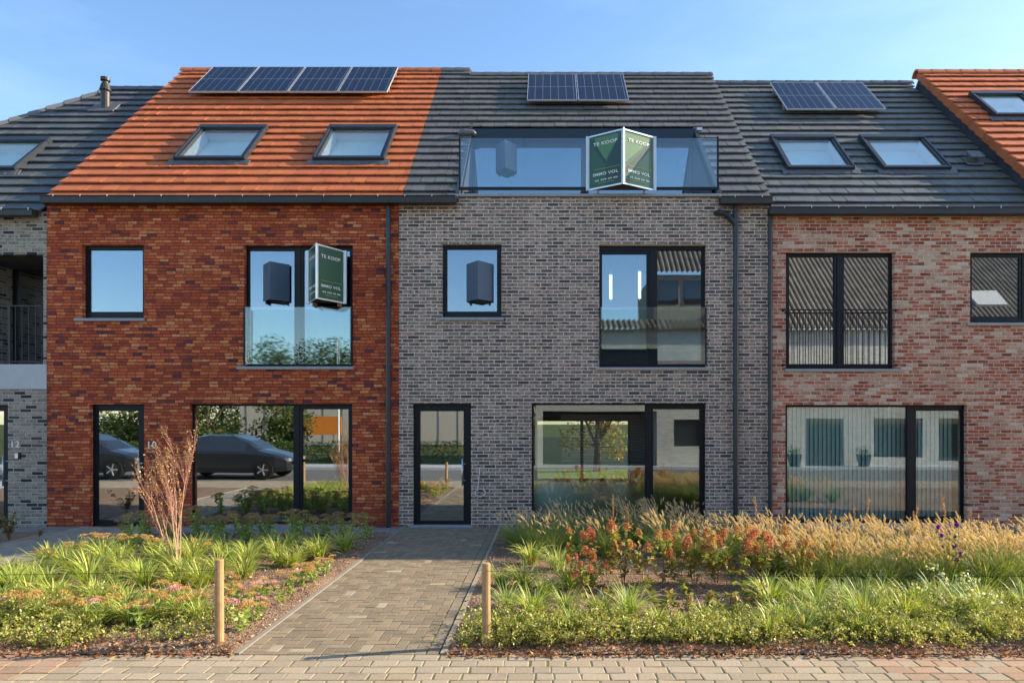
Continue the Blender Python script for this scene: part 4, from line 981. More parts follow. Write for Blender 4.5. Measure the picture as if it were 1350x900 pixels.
def hyd_mesh(k, nh, H=0.62):
    sp = Soup(); hs = []
    for i in range(nh):
        a = rng.uniform(0, 6.28); tilt = rng.uniform(.05, .45); L = rng.uniform(.75, 1.1) * H
        P = blades(sp, np.array([[0.02 * math.cos(a), .02 * math.sin(a), 0]]), np.array([a]), np.array([L]), np.array([.009]), np.array([tilt]), np.array([.25]), np.array([[0.16, .09, .05]]), 5, m=1, prof=[1, 1, 1, 1, 1])[0]
        nl = 24; t = rng.uniform(.2, 1., nl); idx = np.minimum((t * 5).astype(int), 4); f = (t * 5 - idx)[:, None]
        leaves(sp, P[idx] * (1 - f) + P[idx + 1] * f, rng.uniform(.06, .11, nl), rng.uniform(.03, .05, nl), pick([(0.15, 0.24, 0.05), (0.30, 0.36, 0.08), (0.48, 0.34, 0.09), (0.42, 0.18, 0.08), (0.22, .3, .07)], nl, .2), 0, up=0.1)
        hs.append((P[-1], P[-1] - P[-2], rng.uniform(.75, 1.2)))
    return sp.mesh('hydrangea', ['leaf', 'bark']), hs
def panicle_mesh(cols):
    sp = Soup(); n = 230; t = rng.random(n) ** .8; r = np.sqrt(1 - t * 0.93) * 0.062 * np.sqrt(rng.uniform(.35, 1, n)); a = rng.uniform(0, 6.28, n)
    pos = np.stack([r * np.cos(a), r * np.sin(a), t * .125 - 0.03], 1)
    leaves(sp, pos, rng.uniform(.014, .024, n), rng.uniform(.013, .02, n), pick(cols, n, .2), 0, up=0.3)
    return sp.mesh('flower_head', ['petal'])
PAN = [panicle_mesh(c) for c in ([(0.56, 0.24, 0.11), (0.66, 0.38, 0.18), (0.34, 0.12, 0.06)], [(0.60, 0.19, 0.13), (0.70, 0.38, 0.24), (0.40, 0.10, 0.07)], [(0.58, 0.34, 0.13), (0.66, 0.47, 0.2), (0.36, 0.18, 0.08)])]
HYD = [hyd_mesh(k, n, h) for k, (n, h) in enumerate(((5, .62), (4, .66), (6, .58), (4, .52)))]
YNG = [hyd_mesh(k, 3, .26) for k in range(2)]

LEFT, RIGHT = [], []
def inst(name, me, x, y, sc=1.0, rz=None, kids=()):
    o = bpy.data.objects.new(name, me); col.objects.link(o)
    o.location = (x, y, bedz(x, y)); o.rotation_euler = (0, 0, random.uniform(0, 6.28) if rz is None else rz); o.scale = (sc,) * 3
    for nm, km, loc, rot, ks in kids:
        c = bpy.data.objects.new(nm, km); col.objects.link(c); c.parent = o; c.location = loc; c.rotation_euler = rot; c.scale = (ks,) * 3
    return o
PL_ = {}
def reg(kind, bedname, o): PL_.setdefault((kind, bedname), []).append(o); return o

random.seed(21)
def shade(y): return y > -2.7
# left bed daylilies in jittered rows
for (yy, n, xa, xb) in ((-2.5, 10, -6.5, -3.0), (-3.05, 11, -6.95, -3.1), (-3.6, 11, -6.95, -3.25), (-4.15, 10, -6.95, -3.7), (-4.7, 9, -6.95, -4.0), (-5.2, 6, -6.9, -4.9)):
    for k in range(n):
        x = xa + (xb - xa) * (k + .5) / n + random.uniform(-.09, .09); y = yy + random.uniform(-.14, .14)
        reg('daylily', 'left', inst('daylily', random.choice(TUFTS), x, y, random.uniform(.68, 1.02)))
for (px_, py_) in ((700, 742), (735, 748), (690, 772), (720, 783), (752, 772), (668, 800), (700, 812), (745, 805), (775, 768), (660, 770), (790, 812), (830, 815)):
    x, y = GP(px_, py_ + 4); reg('daylily', 'right', inst('daylily', random.choice(TUFTS + TUFTD), x, y, random.uniform(.8, 1.05)))
for k in range(34):
    px_ = 1015 + (k % 12) * 31 + random.uniform(-10, 10); py_ = 786 + (k // 12) * 17 + random.uniform(-5, 5) - (6 if px_ > 1150 else 0)
    x, y = GP(px_, py_ + 6); reg('daylily', 'right', inst('daylily', random.choice(TUFTS + TUFTD), x, y, random.uniform(.7, .95)))
for k in range(36):
    px_ = 668 + (k % 18) * 38 + random.uniform(-14, 14); py_ = 818 + (k // 18) * 15 + random.uniform(-5, 5)
    x, y = GP(px_, py_ + 5); reg('daylily', 'right', inst('daylily', random.choice(TUFTS + TUFTD), x, y, random.uniform(.45, .72) * (.75 if 760 < px_ < 1000 else 1)))
# sedums
def sedum(x, y, heads, bedname, sc=1.0, pinks=0.25):
    me, hs = random.choice(SED)
    kids = [('flower_head', random.choice(HD_P if random.random() < pinks else heads), tuple(p), (random.uniform(-.2, .2), random.uniform(-.2, .2), random.uniform(0, 6)), s * 1.0) for p, s in hs]
    reg('sedum', bedname, inst('sedum', me, x, y, sc, None, kids))
for k in range(19):
    x = -6.9 + 4.0 * (k + .5) / 19 + random.uniform(-.08, .08); sedum(x, -1.25 - 0.55 * (k % 2) + random.uniform(-.12, .12), HD_D, 'left', random.uniform(1.0, 1.3), .0)
for k in range(26):
    px_ = 8 + (k % 13) * 21 + random.uniform(-8, 8); py_ = 796 + (k // 13) * 22 + random.uniform(-6, 6); x, y = GP(px_, py_ + 5)
    reg('daylily', 'left', inst('daylily', random.choice(TUFTS), x, y, random.uniform(.5, .75)))
for (px_, py_, s) in ((55, 752, .9), (100, 735, .9), (122, 730, 1.), (150, 728, 1), (170, 728, 1), (192, 730, .9), (210, 730, .95), (264, 733, .9), (20, 815, .85), (45, 820, 1), (90, 812, .9), (150, 808, .9), (205, 815, 1), (190, 826, .9), (135, 822, .9), (232, 800, .9),
    (245, 812, .95), (325, 800, .9), (318, 828, 1.0), (305, 800, .9), (345, 788, .85), (380, 780, .85), (395, 770, .9), (415, 765, .85), (300, 782, .8), (335, 815, .8), (372, 792, .7), (430, 755, .8)):
    x, y = GP(px_, py_ + 6); sedum(x, y, HD_O, 'left', s * .85, 0.5 if 290 < px_ < 350 or px_ in (135, 205) else .04)
# fountain grasses
for (px_, py_) in ((690, 730), (708, 736), (732, 738), (700, 718), (725, 720), (676, 724), (750, 734), (712, 727), (738, 728), (752, 722), (780, 722), (812, 718), (842, 722), (765, 736), (800, 738), (872, 728), (900, 730), (935, 735), (965, 738), (880, 742), (915, 748), (950, 752),
                   (745, 710), (790, 708), (830, 708), (868, 712), (905, 714), (995, 745), (1030, 742)):
    x, y = GP(px_, py_ - 4); b_, p_ = random.choice(PENS if px_ < 800 else PENN); reg('fountain_grass', 'right', inst('fountain_grass', b_, x, y, random.uniform(.62, .74) if px_ < 850 else random.uniform(.64, .76), random.uniform(-.5, .5), [('plumes', p_, (0, 0, 0), (0, 0, 0), 1)]))
for row, (py_, n) in enumerate(((746, 10), (757, 11), (768, 10), (778, 9))):
    for k in range(n):
        px_ = 1000 + row * 12 + (390 - row * 12) * (k + .5) / n + random.uniform(-9, 9); x, y = GP(px_, py_ + random.uniform(-3, 3)); b_, p_ = random.choice(PENN)
        reg('fountain_grass', 'right', inst('fountain_grass', b_, x, y, random.uniform(.64, .80), random.uniform(-.5, .5), [('plumes', p_, (0, 0, 0), (0, 0, 0), 1)]))
# hydrangeas
for (px_, py_, s, v) in ((758, 768, .8, 0), (775, 775, .7, 1), (797, 762, 1, 1), (822, 768, .95, 0), (848, 765, .9, 2), (872, 772, .85, 0), (895, 770, .85, 1), (915, 768, .95, 2), (945, 765, .95, 0), (975, 772, 1., 1), (1000, 772, .95, 1), (1020, 765, 1.08, 2), (1050, 775, .85, 0), (1078, 770, .8, 2), (765, 785, .6, 1)):
    x, y = GP(px_, py_ + 6); me, hs = HYD[random.randrange(4)]; pan = [PAN[v], PAN[v], random.choice(PAN)]
    kids = [('flower_head', random.choice(pan), tuple(p), (random.uniform(-.5, .5), random.uniform(-.5, .5), random.uniform(0, 6)), s_ * 1.0) for p, d_, s_ in hs]
    reg('hydrangea', 'right', inst('hydrangea', me, x, y, s * 1.13, None, kids))
for (px_, py_) in ((815, 808), (868, 812), (900, 812), (935, 800), (960, 815), (990, 800), (905, 790), (850, 785), (1010, 810)):
    x, y = GP(px_, py_); me, hs = random.choice(YNG)
    reg('young_hydrangea', 'right', inst('young_hydrangea', me, x, y, random.uniform(.8, 1.15), None))
# seed spikes
def spike_mesh(k):
    sp = Soup(); h = .95
    P = blades(sp, np.array([[0, 0, 0.]]), np.array([rng.uniform(0, 6)]), np.array([h]), np.array([.008]), np.array([.05]), np.array([.1]), np.array([[0.25, .15, .07]]), 8, m=1, prof=[1, 1, 1, 1, .6])[0]
    n = 120; t = rng.uniform(.62, 1., n); idx = np.minimum((t * 8).astype(int), 7); f = (t * 8 - idx)[:, None]; pos = P[idx] * (1 - f) + P[idx + 1] * f + rng.normal(0, .006, (n, 3))
    leaves(sp, pos, rng.uniform(.014, .024, n), rng.uniform(.010, .016, n), pick([(0.5, .27, .12), (.36, .18, .08), (.6, .4, .2)], n, .2), 0, up=.4)
    n = 22; t = rng.uniform(.05, .5, n); idx = np.minimum((t * 8).astype(int), 7); leaves(sp, P[idx], rng.uniform(.07, .12, n), rng.uniform(.02, .035, n), pick(G2, n), 0, up=.5)
    return sp.mesh('seed_spike', ['petal', 'bark'])
SPK = [spike_mesh(k) for k in range(3)]
for (px_, py_, sc) in ((808, 735, .95), (832, 735, .82), (997, 748, .75), (1003, 748, 1.0), (1088, 750, .84), (1128, 750, .85), (1137, 745, .98), (1203, 750, .93), (1210, 748, .8), (1250, 750, 1.05), (1280, 745, .82), (1218, 752, .7)):
    x, y = GP(px_, py_); reg('seed_spike', 'right', inst('seed_spike', random.choice(SPK), x, y, sc))
# purple bellflower
sp = Soup()
P = blades(sp, np.array([[0, 0, 0.], [0.03, 0, 0], [-.02, .02, 0]]), np.array([3.0, 0.3, 5.0]), np.array([.78, .8, .5]), np.full(3, .007), np.array([.12, .03, .3]), np.array([.1, .15, .2]), pick([(0.12, .18, .05)], 3), 6, prof=[1, 1, 1, 1, 1])
pos = np.concatenate([p[1:6] for p in P]); n = 50; leaves(sp, pos[rng.integers(0, len(pos), n)], rng.uniform(.05, .09, n), rng.uniform(.02, .035, n), pick(G1, n), 0, up=.3)
bell = sp.mesh('bellflower', ['leaf'])
fs_ = Soup(); n = 26; d = rng.normal(size=(n, 3)); d /= np.linalg.norm(d, axis=1)[:, None]; leaves(fs_, np.zeros((n, 3)), np.full(n, .034), np.full(n, .028), pick([(0.16, .03, .42), (.24, .06, .55)], n), 0, d=d); fm = fs_.mesh('flower_head', ['petal'])
kids = [('flower_head', fm, tuple(p), (0, 0, i), s) for i, (p, s) in enumerate([(P[0][6], 1.1), (P[1][6], 1.1), (P[0][5] + .02, 1), (P[0][4], 1.), (P[1][4], 1.1), (P[2][5], 1.), (P[2][6], 1.2), (P[1][5] - .01, .8)])]
x, y = GP(1252, 777); tag(inst('bellflower', bell, x, y, .95, 0.0, kids), 'slender plant with violet-blue flowers rising among the pale grass plumes', 'flower')
# white-leaved trailing plant beside it
sp = Soup(); n = 12; P = blades(sp, np.zeros((n, 3)), rng.uniform(0, 6.28, n), rng.uniform(.35, .6, n), np.full(n, .005), rng.uniform(.1, .6, n), rng.uniform(.8, 1.6, n), pick(G2, n), 6, prof=[1, 1, 1, 1, 1])
k = 420; pp = P[rng.integers(0, n, k), rng.integers(1, 7, k)] + rng.normal(0, .02, (k, 3)); leaves(sp, pp, rng.uniform(.03, .05, k), rng.uniform(.016, .026, k), pick([(0.45, .5, .28), (.25, .34, .12), (.6, .62, .42)], k), 0)
me = sp.mesh('spindle_shrub', ['leaf']); lab = ['pale variegated shrub sprawling below the violet flowers', 'pale variegated shrub at the foot of the hydrangeas beside the bare soil']
for i, (a, b, s) in enumerate(((1262, 812, 1.1), (1100, 775, .8))): x, y = GP(a, b); tag(inst('variegated_shrub', me, x, y, s), lab[i], 'shrub', 'variegated shrubs')

# groundcover shrub masses
def cover(name, label, xa, xb, ylo, yhi, n, hmax, cols, dens=None):
    sp = Soup(); nt_ = n // 22
    x = rng.uniform(xa, xb, nt_); y = ylo(x) + (yhi(x) - ylo(x)) * rng.random(nt_)
    clump = 0.5 + 0.5 * np.sin(x * 3.1 + 1.7 * np.sin(y * 2.2)) * np.cos(y * 4.3 + x)
    keep = rng.random(nt_) < (0.35 + 0.65 * clump); x, y, clump = x[keep], y[keep], clump[keep]; m_ = len(x)
    L = rng.uniform(.5, 1.1, m_) * hmax * (0.6 + .6 * clump)
    base = np.stack([x, y, BZ(x, y)], 1)
    P = blades(sp, base, rng.uniform(0, 6.28, m_), L, np.full(m_, .0035), rng.uniform(.1, .9, m_), rng.uniform(.3, 1.3, m_), pick([(0.17, .11, .06)], m_), 5, m=1, prof=[1, 1, 1, 1, 1])
    t = rng.random((m_, 22)) ** .8 * 5; idx = np.minimum(t.astype(int), 4); f = (t - idx)[..., None]
    ii = np.arange(m_)[:, None]; pos = (P[ii, idx] * (1 - f) + P[ii, idx + 1] * f).reshape(-1, 3) + rng.normal(0, .008, (m_ * 22, 3))
    k = len(pos); leaves(sp, pos, rng.uniform(.018, .038, k), rng.uniform(.010, .019, k), pick(cols, k, .45), 0, up=.35)
    return tag(link(name, sp.mesh(name, ['leaf', 'bark'])), label, 'ground cover', kind='stuff')
GC = [(0.34, 0.42, 0.06), (0.50, 0.56, 0.10), (0.64, 0.64, 0.26), (0.22, 0.31, 0.05), (0.55, 0.48, 0.22), (0.32, 0.18, 0.08), (0.32, .37, .08)]
cover('ground_cover', 'low small-leaved shrubs filling the street side of the left bed', -7.0, -4.3, lambda x: YS + .16 + 0 * x, lambda x: YS + 1.35 + 0 * x, 42000, .30, GC)
cover('ground_cover', 'thin scattered small-leaved shrubs near the wooden post in the left bed', -4.4, -3.05, lambda x: YS + .25 + 0 * x, lambda x: YS + 1.3 + 0 * x, 7000, .22, GC)
cover('ground_cover', 'low small-leaved shrubs filling the street side of the right bed', -0.78, 6.2, lambda x: YS + .17 + 0 * x, lambda x: YS + 1.0 - .35 * np.exp(-((x - 1.1) / .8) ** 2) + .15 * np.sin(x * 2) * np.sin(x * 5.1) + np.clip(x - 1.5, 0, 1) * .25, 88000, .28, GC)

# bare autumn shrub
sp = Soup(); shr = random.Random(9)
mb = MB()
bx, by = GP(234, 754)
tips = []
def twig(p, d, L, r, lev):
    n = 5; pts = [p]; rr = [r]
    for k in range(n):
        d = (d + Vector((shr.gauss(0, .07), shr.gauss(0, .07), 0.05 if lev == 0 else 0.03))).normalized(); p = p + d * (L / n); pts.append(p); rr.append(r * (1 - .75 * (k + 1) / n))
        if lev < 3 and k >= 1:
            for _ in range((2, 2, 1)[lev]):
                if shr.random() < .68:
                    q = Vector((shr.gauss(-.30, .32), shr.gauss(0, .4), shr.uniform(.25, .9))); twig(p, (d * 1.1 + q).normalized(), L * shr.uniform(.35, .55), r * .5, lev + 1)
        if lev >= 1: tips.append(tuple(p))
    mb.tube(pts, rr, 5, c=(0.56, .38, .26) if lev < 1 else (0.40, .20, .15))
for (dx, dy, L) in ((-.60, .1, 1.0), (-.36, -.1, 1.15), (-.2, .15, 1.2), (-.13, -.05, 1.22), (-.06, .1, 1.2), (.02, -.1, 1.1), (.09, .05, 1.3)):
    twig(Vector((shr.uniform(-.05, .05), shr.uniform(-.04, .04), -.02)), Vector((dx, dy, 1)).normalized(), L, .013, 0)
bare = mb.build('branches', 'bark'); bme = bare.data; bpy.data.objects.remove(bare)
tp = np.array(tips); n = 760; w_ = tp[:, 2] ** 1.2; pos = tp[rng.choice(len(tp), n, p=w_ / w_.sum())] + rng.normal(0, .012, (n, 3))
leaves(sp, pos, rng.uniform(.022, .04, n), rng.uniform(.018, .03, n), pick([(0.72, .52, .18), (.6, .36, .13), (.62, .56, .24)], n, .15), 0, up=-.1)
o = inst('autumn_shrub', bme, bx, by, 0.90, 0.0, [('foliage', sp.mesh('foliage', ['leaf']), (0, 0, 0), (0, 0, 0), 1)])
o.scale = (.76, .8, .90); tag(o, 'nearly bare twiggy shrub with yellow leaves in front of the house number 10', 'shrub')
# plant by number 12
sp = Soup(); n = 9; P = blades(sp, np.zeros((n, 3)), rng.uniform(0, 6.28, n), rng.uniform(.3, .6, n), np.full(n, .008), rng.uniform(.1, .5, n), rng.uniform(.1, .5, n), pick([(.2, .1, .05)], n), 5, m=1, prof=[1, 1, 1, 1, 1])
k = 170; leaves(sp, P[rng.integers(0, n, k), rng.integers(2, 6, k)] + rng.normal(0, .02, (k, 3)), rng.uniform(.05, .08, k), rng.uniform(.03, .045, k), pick([(0.09, .13, .04), (.3, .13, .06), (.2, .2, .05)], k), 0)
me = sp.mesh('leafy_shrub', ['leaf', 'bark'])
for a, b, s, l in ((12, 712, 1., 'rust-tinged shrub in front of the brick wall numbered 12'), (52, 712, .35, 'tiny seedling at the corner of the bed by number 12')): x, y = GP(a, b); tag(inst('leafy_shrub', me, x, y, s), l, 'shrub')

# labels from the real layout: rows counted from the wall, places counted from the path
ORD = ['first', 'second', 'third', 'fourth', 'fifth', 'sixth', 'seventh', 'eighth', 'ninth', 'tenth', 'eleventh', 'twelfth', 'thirteenth', 'fourteenth', 'fifteenth', 'sixteenth', 'seventeenth', 'eighteenth', 'nineteenth', 'twentieth']
DESC = {'daylily': ('strappy green clump', 'plant', 'strappy green clumps'), 'sedum': ('flat-headed sedum', 'flower', 'sedums'), 'fountain_grass': ('plumed grass', 'ornamental grass', 'plumed fountain grasses'),
        'hydrangea': ('rusty-headed hydrangea', 'hydrangea', 'rusty-headed hydrangeas'), 'young_hydrangea': ('small sparse shrub on bark', 'shrub', 'young shrubs on the bark mulch'), 'seed_spike': ('brown seed spike', 'plant', 'brown seed spikes')}
for (kind, bd), lst in PL_.items():
    ds, cat, grp = DESC[kind]
    lst.sort(key=lambda o: -o.location.y)
    rows = []
    for o in lst:
        if rows and rows[-1][0].location.y - o.location.y < 0.42 and len(rows[-1]) < 18: rows[-1].append(o)
        else: rows.append([o])
    for ri, row in enumerate(rows):
        row.sort(key=lambda o: abs(o.location.x - (-1.8)))
        for k, o in enumerate(row):
            o['kind'] = 'thing'; tag(o, f"{ds} in {bd} bed, {ORD[ri]} row from wall, {ORD[k]} from path", cat, grp + f' in the {bd} bed')

# ============ posts and wire
def post(px_, pyb, pyt, label, x=None, y=None):
    if x is None: x, y = GP(px_, pyb)
    h = 0.75; n = 14; mb = MB()
    mb.tube([(0, 0, -0.1), (0.001, 0, 0.2), (-0.001, 0.001, 0.5), (0, 0, h - 0.006), (0, 0, h)], [.040, .039, .0385, .038, .034], n)
    o = mb.build('wooden_post', 'wood', None, Matrix.Translation((x, y, bedz(x, y))), smooth=False)
    tag(o, label, 'post', 'round wooden posts along the street'); return o
PA = GP(289, 851); PB = GP(641, 851)
post(0, 0, 0, 'pale round wooden post in the left bed beside the pink sedums', *PA)
post(0, 0, 0, 'pale round wooden post in the right bed at the path edge', *PB)
mb = MB()
def wire(a, b, za, zb, sag):
    pts = [(a[0] + (b[0] - a[0]) * t, a[1] + (b[1] - a[1]) * t, za + (zb - za) * t - sag * 4 * t * (1 - t)) for t in np.linspace(0, 1, 13)]
    m_ = MB(); m_.tube(pts, .0022, 5); return m_
mw = MT['black']
post(0, 0, 0, 'round wooden post far along the left bed', -7.1, PA[1]); post(0, 0, 0, 'round wooden post far along the right bed', 6.3, PB[1])
tag(wire((-7.1, PA[1] - .041), (PA[0], PA[1] - .041), .66, .69, .03).build('wire', 'black'), 'thin dark wire strung above the left flower bed', 'wire')
tag(wire((PB[0], PB[1] - .041), (6.3, PB[1] - .041), .68, .66, .04).build('wire', 'black'), 'thin dark wire strung above the right flower bed', 'wire')

# ============ back garden seen through the grey house
mb = MB(); mb.box(-14, 14, 10.2, 16, -0.07, 0.0); mb.build('lawn', plain('lawn_green', (0.14, 0.20, 0.05), .9, .1, var=.3, scale=5)); tag(bpy.data.objects['lawn'], kind='structure')
f = MB(); f.box(-6, 6, 15.2, 15.28, 0, 1.3); o = f.build('garden_fence', plain('pale_fence', (0.5, 0.52, 0.5), .8, .2)); tag(o, 'pale garden fence glimpsed through the grey house\'s ground floor windows', 'fence')

# GARDENTREE
# ============ across the street (seen mirrored in the windows)
def tree(x, y, h, r, label, n=4200, cols=((0.06, .10, .025), (.10, .14, .03), (.15, .18, .05)), seed=0, group='trees across the street'):
    t = tag(empty('tree', (x, y, 0)), label, 'tree', group)
    rr = random.Random(seed); mb = MB(); mb.tube([(x, y, -.05), (x + .05, y, h * .3), (x, y, h * .75)], [.16, .12, .04], 8, c=(.12, .09, .06))
    cl = []
    for k in range(9):
        a = rr.uniform(0, 6.28); q = Vector((x + math.cos(a) * r * rr.uniform(.2, .75), y + math.sin(a) * r * rr.uniform(.2, .75), h * rr.uniform(.12, .9))); mb.tube([(x, y, h * .28), tuple(q)], [.06, .02], 5, c=(.12, .09, .06)); cl.append(q)
    mb.build('trunk', 'bark', t)
    for f in t.children: pass
    sp = Soup(); c = np.array([tuple(q) for q in cl]); idx = rng.integers(0, len(c), n); v = rng.normal(size=(n, 3)); v /= np.linalg.norm(v, axis=1)[:, None]
    pos = c[idx] + v * (rng.uniform(.5, 1, n) * r * .52)[:, None]; pos[:, 2] = np.maximum(pos[:, 2], .4)
    leaves(sp, pos, rng.uniform(.12, .22, n) * (r / 1.6) ** .5, rng.uniform(.08, .14, n) * (r / 1.6) ** .5, pick(cols, n, .25), 0)
    link('crown', sp.mesh('crown', ['leaf']), t)
tree(1.9, 13.6, 3.4, 1.3, 'small yellow and red leaved tree in the back garden seen through the house', 2200, ((0.45, .38, .08), (.5, .2, .08), (.25, .3, .07)), 77, 'back garden trees')
for i, (x, y, h, r) in enumerate(((-17.5, -22, 4.6, 2.0), (-14.0, -23, 4.3, 1.8), (-21.5, -22, 4.8, 2.1))): tree(x, y, h, r, f'green tree behind the parked cars across the street, {ORD[i]} of three', seed=i)
for i in range(14): tree(-36 + i * 2.7, -49 - (i % 3), 8.3 + (i * 37 % 5) * .35, 2.9, f'far tree beyond the beige hall across the street, {ORD[i]} of fourteen', n=3400, seed=20 + i, group='far trees beyond the beige hall')
hall = tag(empty('industrial_hall', (-13, -40, 0)), 'low beige industrial hall with an orange board across the street', 'building')
mb = MB(); mb.box(-24, -3.5, -46, -40, 0, 4.6); mb.build('wall', plain('beige_cladding', (0.50, .44, .36), .7, .3, var=.05), hall)
mb = MB(); mb.box(-24.1, -3.4, -46.1, -39.9, 4.602, 4.75); mb.build('roof_edge', plain('red_edge', (0.4, .05, .03), .6, .3), hall)
mb = MB()
for k in range(14): mb.box(-23.5 + k * 1.5, -23.47 + k * 1.5, -39.995, -39.97, 0.05, 4.55)
mb.build('panel_joint', 'membrane', hall)
bb = tag(empty('billboard', (-15, -32, 0)), 'orange roadside board on two posts across the street', 'billboard')
mb = MB(); mb.box(-16.2, -13.6, -32, -31.9, 1.0, 2.2); mb.build('board', plain('orange_board', (0.75, .23, .03), .5, .3), bb)
mb = MB(); mb.box(-15.9, -15.8, -32, -31.95, -0.05, .998); mb.box(-14.2, -14.1, -32, -31.95, -0.05, .998); mb.build('post', 'steel', bb)
lm = tag(empty('street_lamp', (-13.2, -30, 0)), 'tall white lamp post across the street', 'street lamp'); mb = MB(); mb.tube([(-13.2, -30, -.05), (-13.2, -30, 7)], [.07, .04], 8); mb.build('pole', 'white', lm); mb = MB(); mb.box(-13.9, -13.15, -30.08, -29.92, 7.001, 7.1); mb.build('lamp_head', 'alu', lm)
hd = Soup(); n = 15000; x = rng.uniform(-24, -4, n); z = rng.uniform(0.02, 1.0, n); y = -18 + rng.uniform(-.45, .45, n); leaves(hd, np.stack([x, y, z], 1), rng.uniform(.06, .1, n), rng.uniform(.04, .07, n), pick([(0.07, .12, .03), (.12, .17, .04)], n), 0)
tag(link('hedge', hd.mesh('hedge', ['leaf'])), 'clipped green hedge beyond the road across the street', 'hedge')

def car(x, y, label, color):
    c = tag(empty('parked_car', (x, y, 0)), label, 'car', 'dark cars parked across the street')
    MT['paint'] = MT.get('paint') or plain('dark_paint', (.04, .046, .056), .12, .9, .4, var=.03)
    MT['tyre'] = MT.get('tyre') or plain('tyre_rubber', (0.02, .02, .02), .9, .2)
    MT['carglass'] = MT.get('carglass') or plain('car_glass', (0.03, .04, .05), .03, 1.0)
    st_ = [(-2.2, .45, .62, .62, .62), (-2.1, .28, .85, .85, .80), (-1.75, .24, .93, .98, .88), (-1.35, .24, .96, 1.35, .90), (-.6, .22, .96, 1.50, .91), (.2, .22, .95, 1.48, .91), (.75, .22, .94, 1.28, .91), (1.2, .22, .93, .99, .90), (1.75, .24, .84, .86, .87), (2.12, .28, .70, .72, .78), (2.22, .40, .58, .58, .62)]
    mb = MB(); gm = MB(); prev = None
    for (sx, zb, zm, zt, hw) in st_:
        ring = [(-hw * .9, zb), (-hw, zb + .18), (-hw, zm - .08), (-hw * .94, zm), (-hw * (.94 - .24 * min(1, (zt - zm) * 2)), zt - .03), (-hw * .5, zt + .012)]; ring = ring + [(-a, b) for a, b in reversed(ring)]
        pts = [(x + sx, y + a, b) for a, b in ring]
        if prev:
            n = len(pts)
            for k in range(n):
                k2 = (k + 1) % n; (gm if (k in (3, 7) and zt > 1.2 and prev_t > 1.2) else mb).face([prev[k], pts[k], pts[k2], prev[k2]])
        else: mb.face(list(reversed(pts)))
        prev = pts; prev_t = zt
    mb.face(prev); mb.build('body', 'paint', c); gm.build('side_window', 'carglass', c)
    ws = MB(); ws.face([(x + .24, y - .62, 1.485), (x + .24, y + .62, 1.485), (x + 1.15, y + .72, 1.03), (x + 1.15, y - .72, 1.03)]); ws.build('windscreen', 'carglass', c)
    for sx in (-1.35, 1.38):
        for s in (-1, 1):
            w_ = MB(); w_.tube([(x + sx, y + s * .93, .33), (x + sx, y + s * .70, .33)], .33, 20); wh = w_.build('wheel', 'tyre', c)
            r_ = MB(); r_.tube([(x + sx, y + s * .945, .33), (x + sx, y + s * .931, .33)], .21, 10); r_.build('rim', 'gutter', wh)
            for q in range(5):
                a_ = 2 * math.pi * q / 5; e_ = MB(); e_.tube([(x + sx, y + s * .95, .33), (x + sx + .2 * math.cos(a_), y + s * .948, .33 + .2 * math.sin(a_))], .022, 6); e_.build('spoke', 'steel', wh)
    for s in (-1, 1): hl_ = MB(); hl_.box(x + 1.98, x + 2.19, y + s * .66 - .12, y + s * .66 + .12, .60, .70); hl_.build('headlight', 'alu', c)
car(-10.9, -10.6, 'dark car parked across the street facing the white house', (0.01, .012, .016)); car(-16.0, -10.7, 'dark car parked behind the first across the street', (0.01, .012, .016))

# white house opposite
ho = tag(empty('white_house', (3, -15, 0)), 'white house with pantile roof opposite, mirrored in the windows', 'house')
Y0 = -15.0
wn = [(9.5 * 1.12, 10.9 * 1.12, 0.0, 2.05), (12.0 * 1.12, 13.8 * 1.12, .45, 2.05), (14.4 * 1.12, 15.4 * 1.12, .3, 2.05), (5.2, 6.6, .9, 2.0)]
def opp(mb_, x0, x1, z0, z1, holes_): mb_.plate(x0, x1, z0, z1, holes_, Y0, Y0 - .15)
mb = MB(); opp(mb, 4.5, 22, 0, 5.7, wn); mb.box(4.5, 4.65, Y0 - 9, Y0 - .16, 0, 5.7); mb.box(21.85, 22, Y0 - 9, Y0 - .16, 0, 5.7); mb.build('wall', 'opp_brick', ho)
mb = MB()
for (a, b, c_, d_) in wn: mb.box(a, b, Y0 - .14, Y0 - .1, c_, d_)
mb.build('window', 'carglass', ho)
mb = MB(); mb.box(-.5, 4.49, Y0 - .2, Y0, 4.9, 5.7); mb.box(-.5, 4.49, Y0 - .2, Y0, 2.35, 2.75); mb.box(-.5, -.2, Y0 - .2, Y0, 0, 2.349); mb.box(-.5, 4.49, Y0 - 5, Y0 - 4.8, 0, 5.7); mb.build('wing_wall', plain('white_render', (0.60, .57, .5), .85, .2), ho)
mb = MB(); mb.box(-.5, 4.49, Y0 - .12, Y0 - .08, 2.751, 4.899); mb.build('window', 'carglass', ho)
mb = MB(); mb.box(-.5, 4.48, Y0 - 4.79, Y0 - .21, 2.3, 2.34); mb.box(-.5, -.4, Y0 - 4.79, Y0 - .21, 0, 2.29); mb.build('carport', 'membrane', ho)
mb = MB()
for k in range(17): mb.box(.6, 4.4, Y0 - 1.6, Y0 - 1.55, .05 + k * .13, .13 + k * .13)
mb.build('garage_door', plain('slatted_door', (0.34, .33, .31), .6, .3), ho)
MT['pantile'] = plain('pantile', (0.22, 0.18, 0.14), .85, .2, var=.35, scale=2)
pt_ = MB()
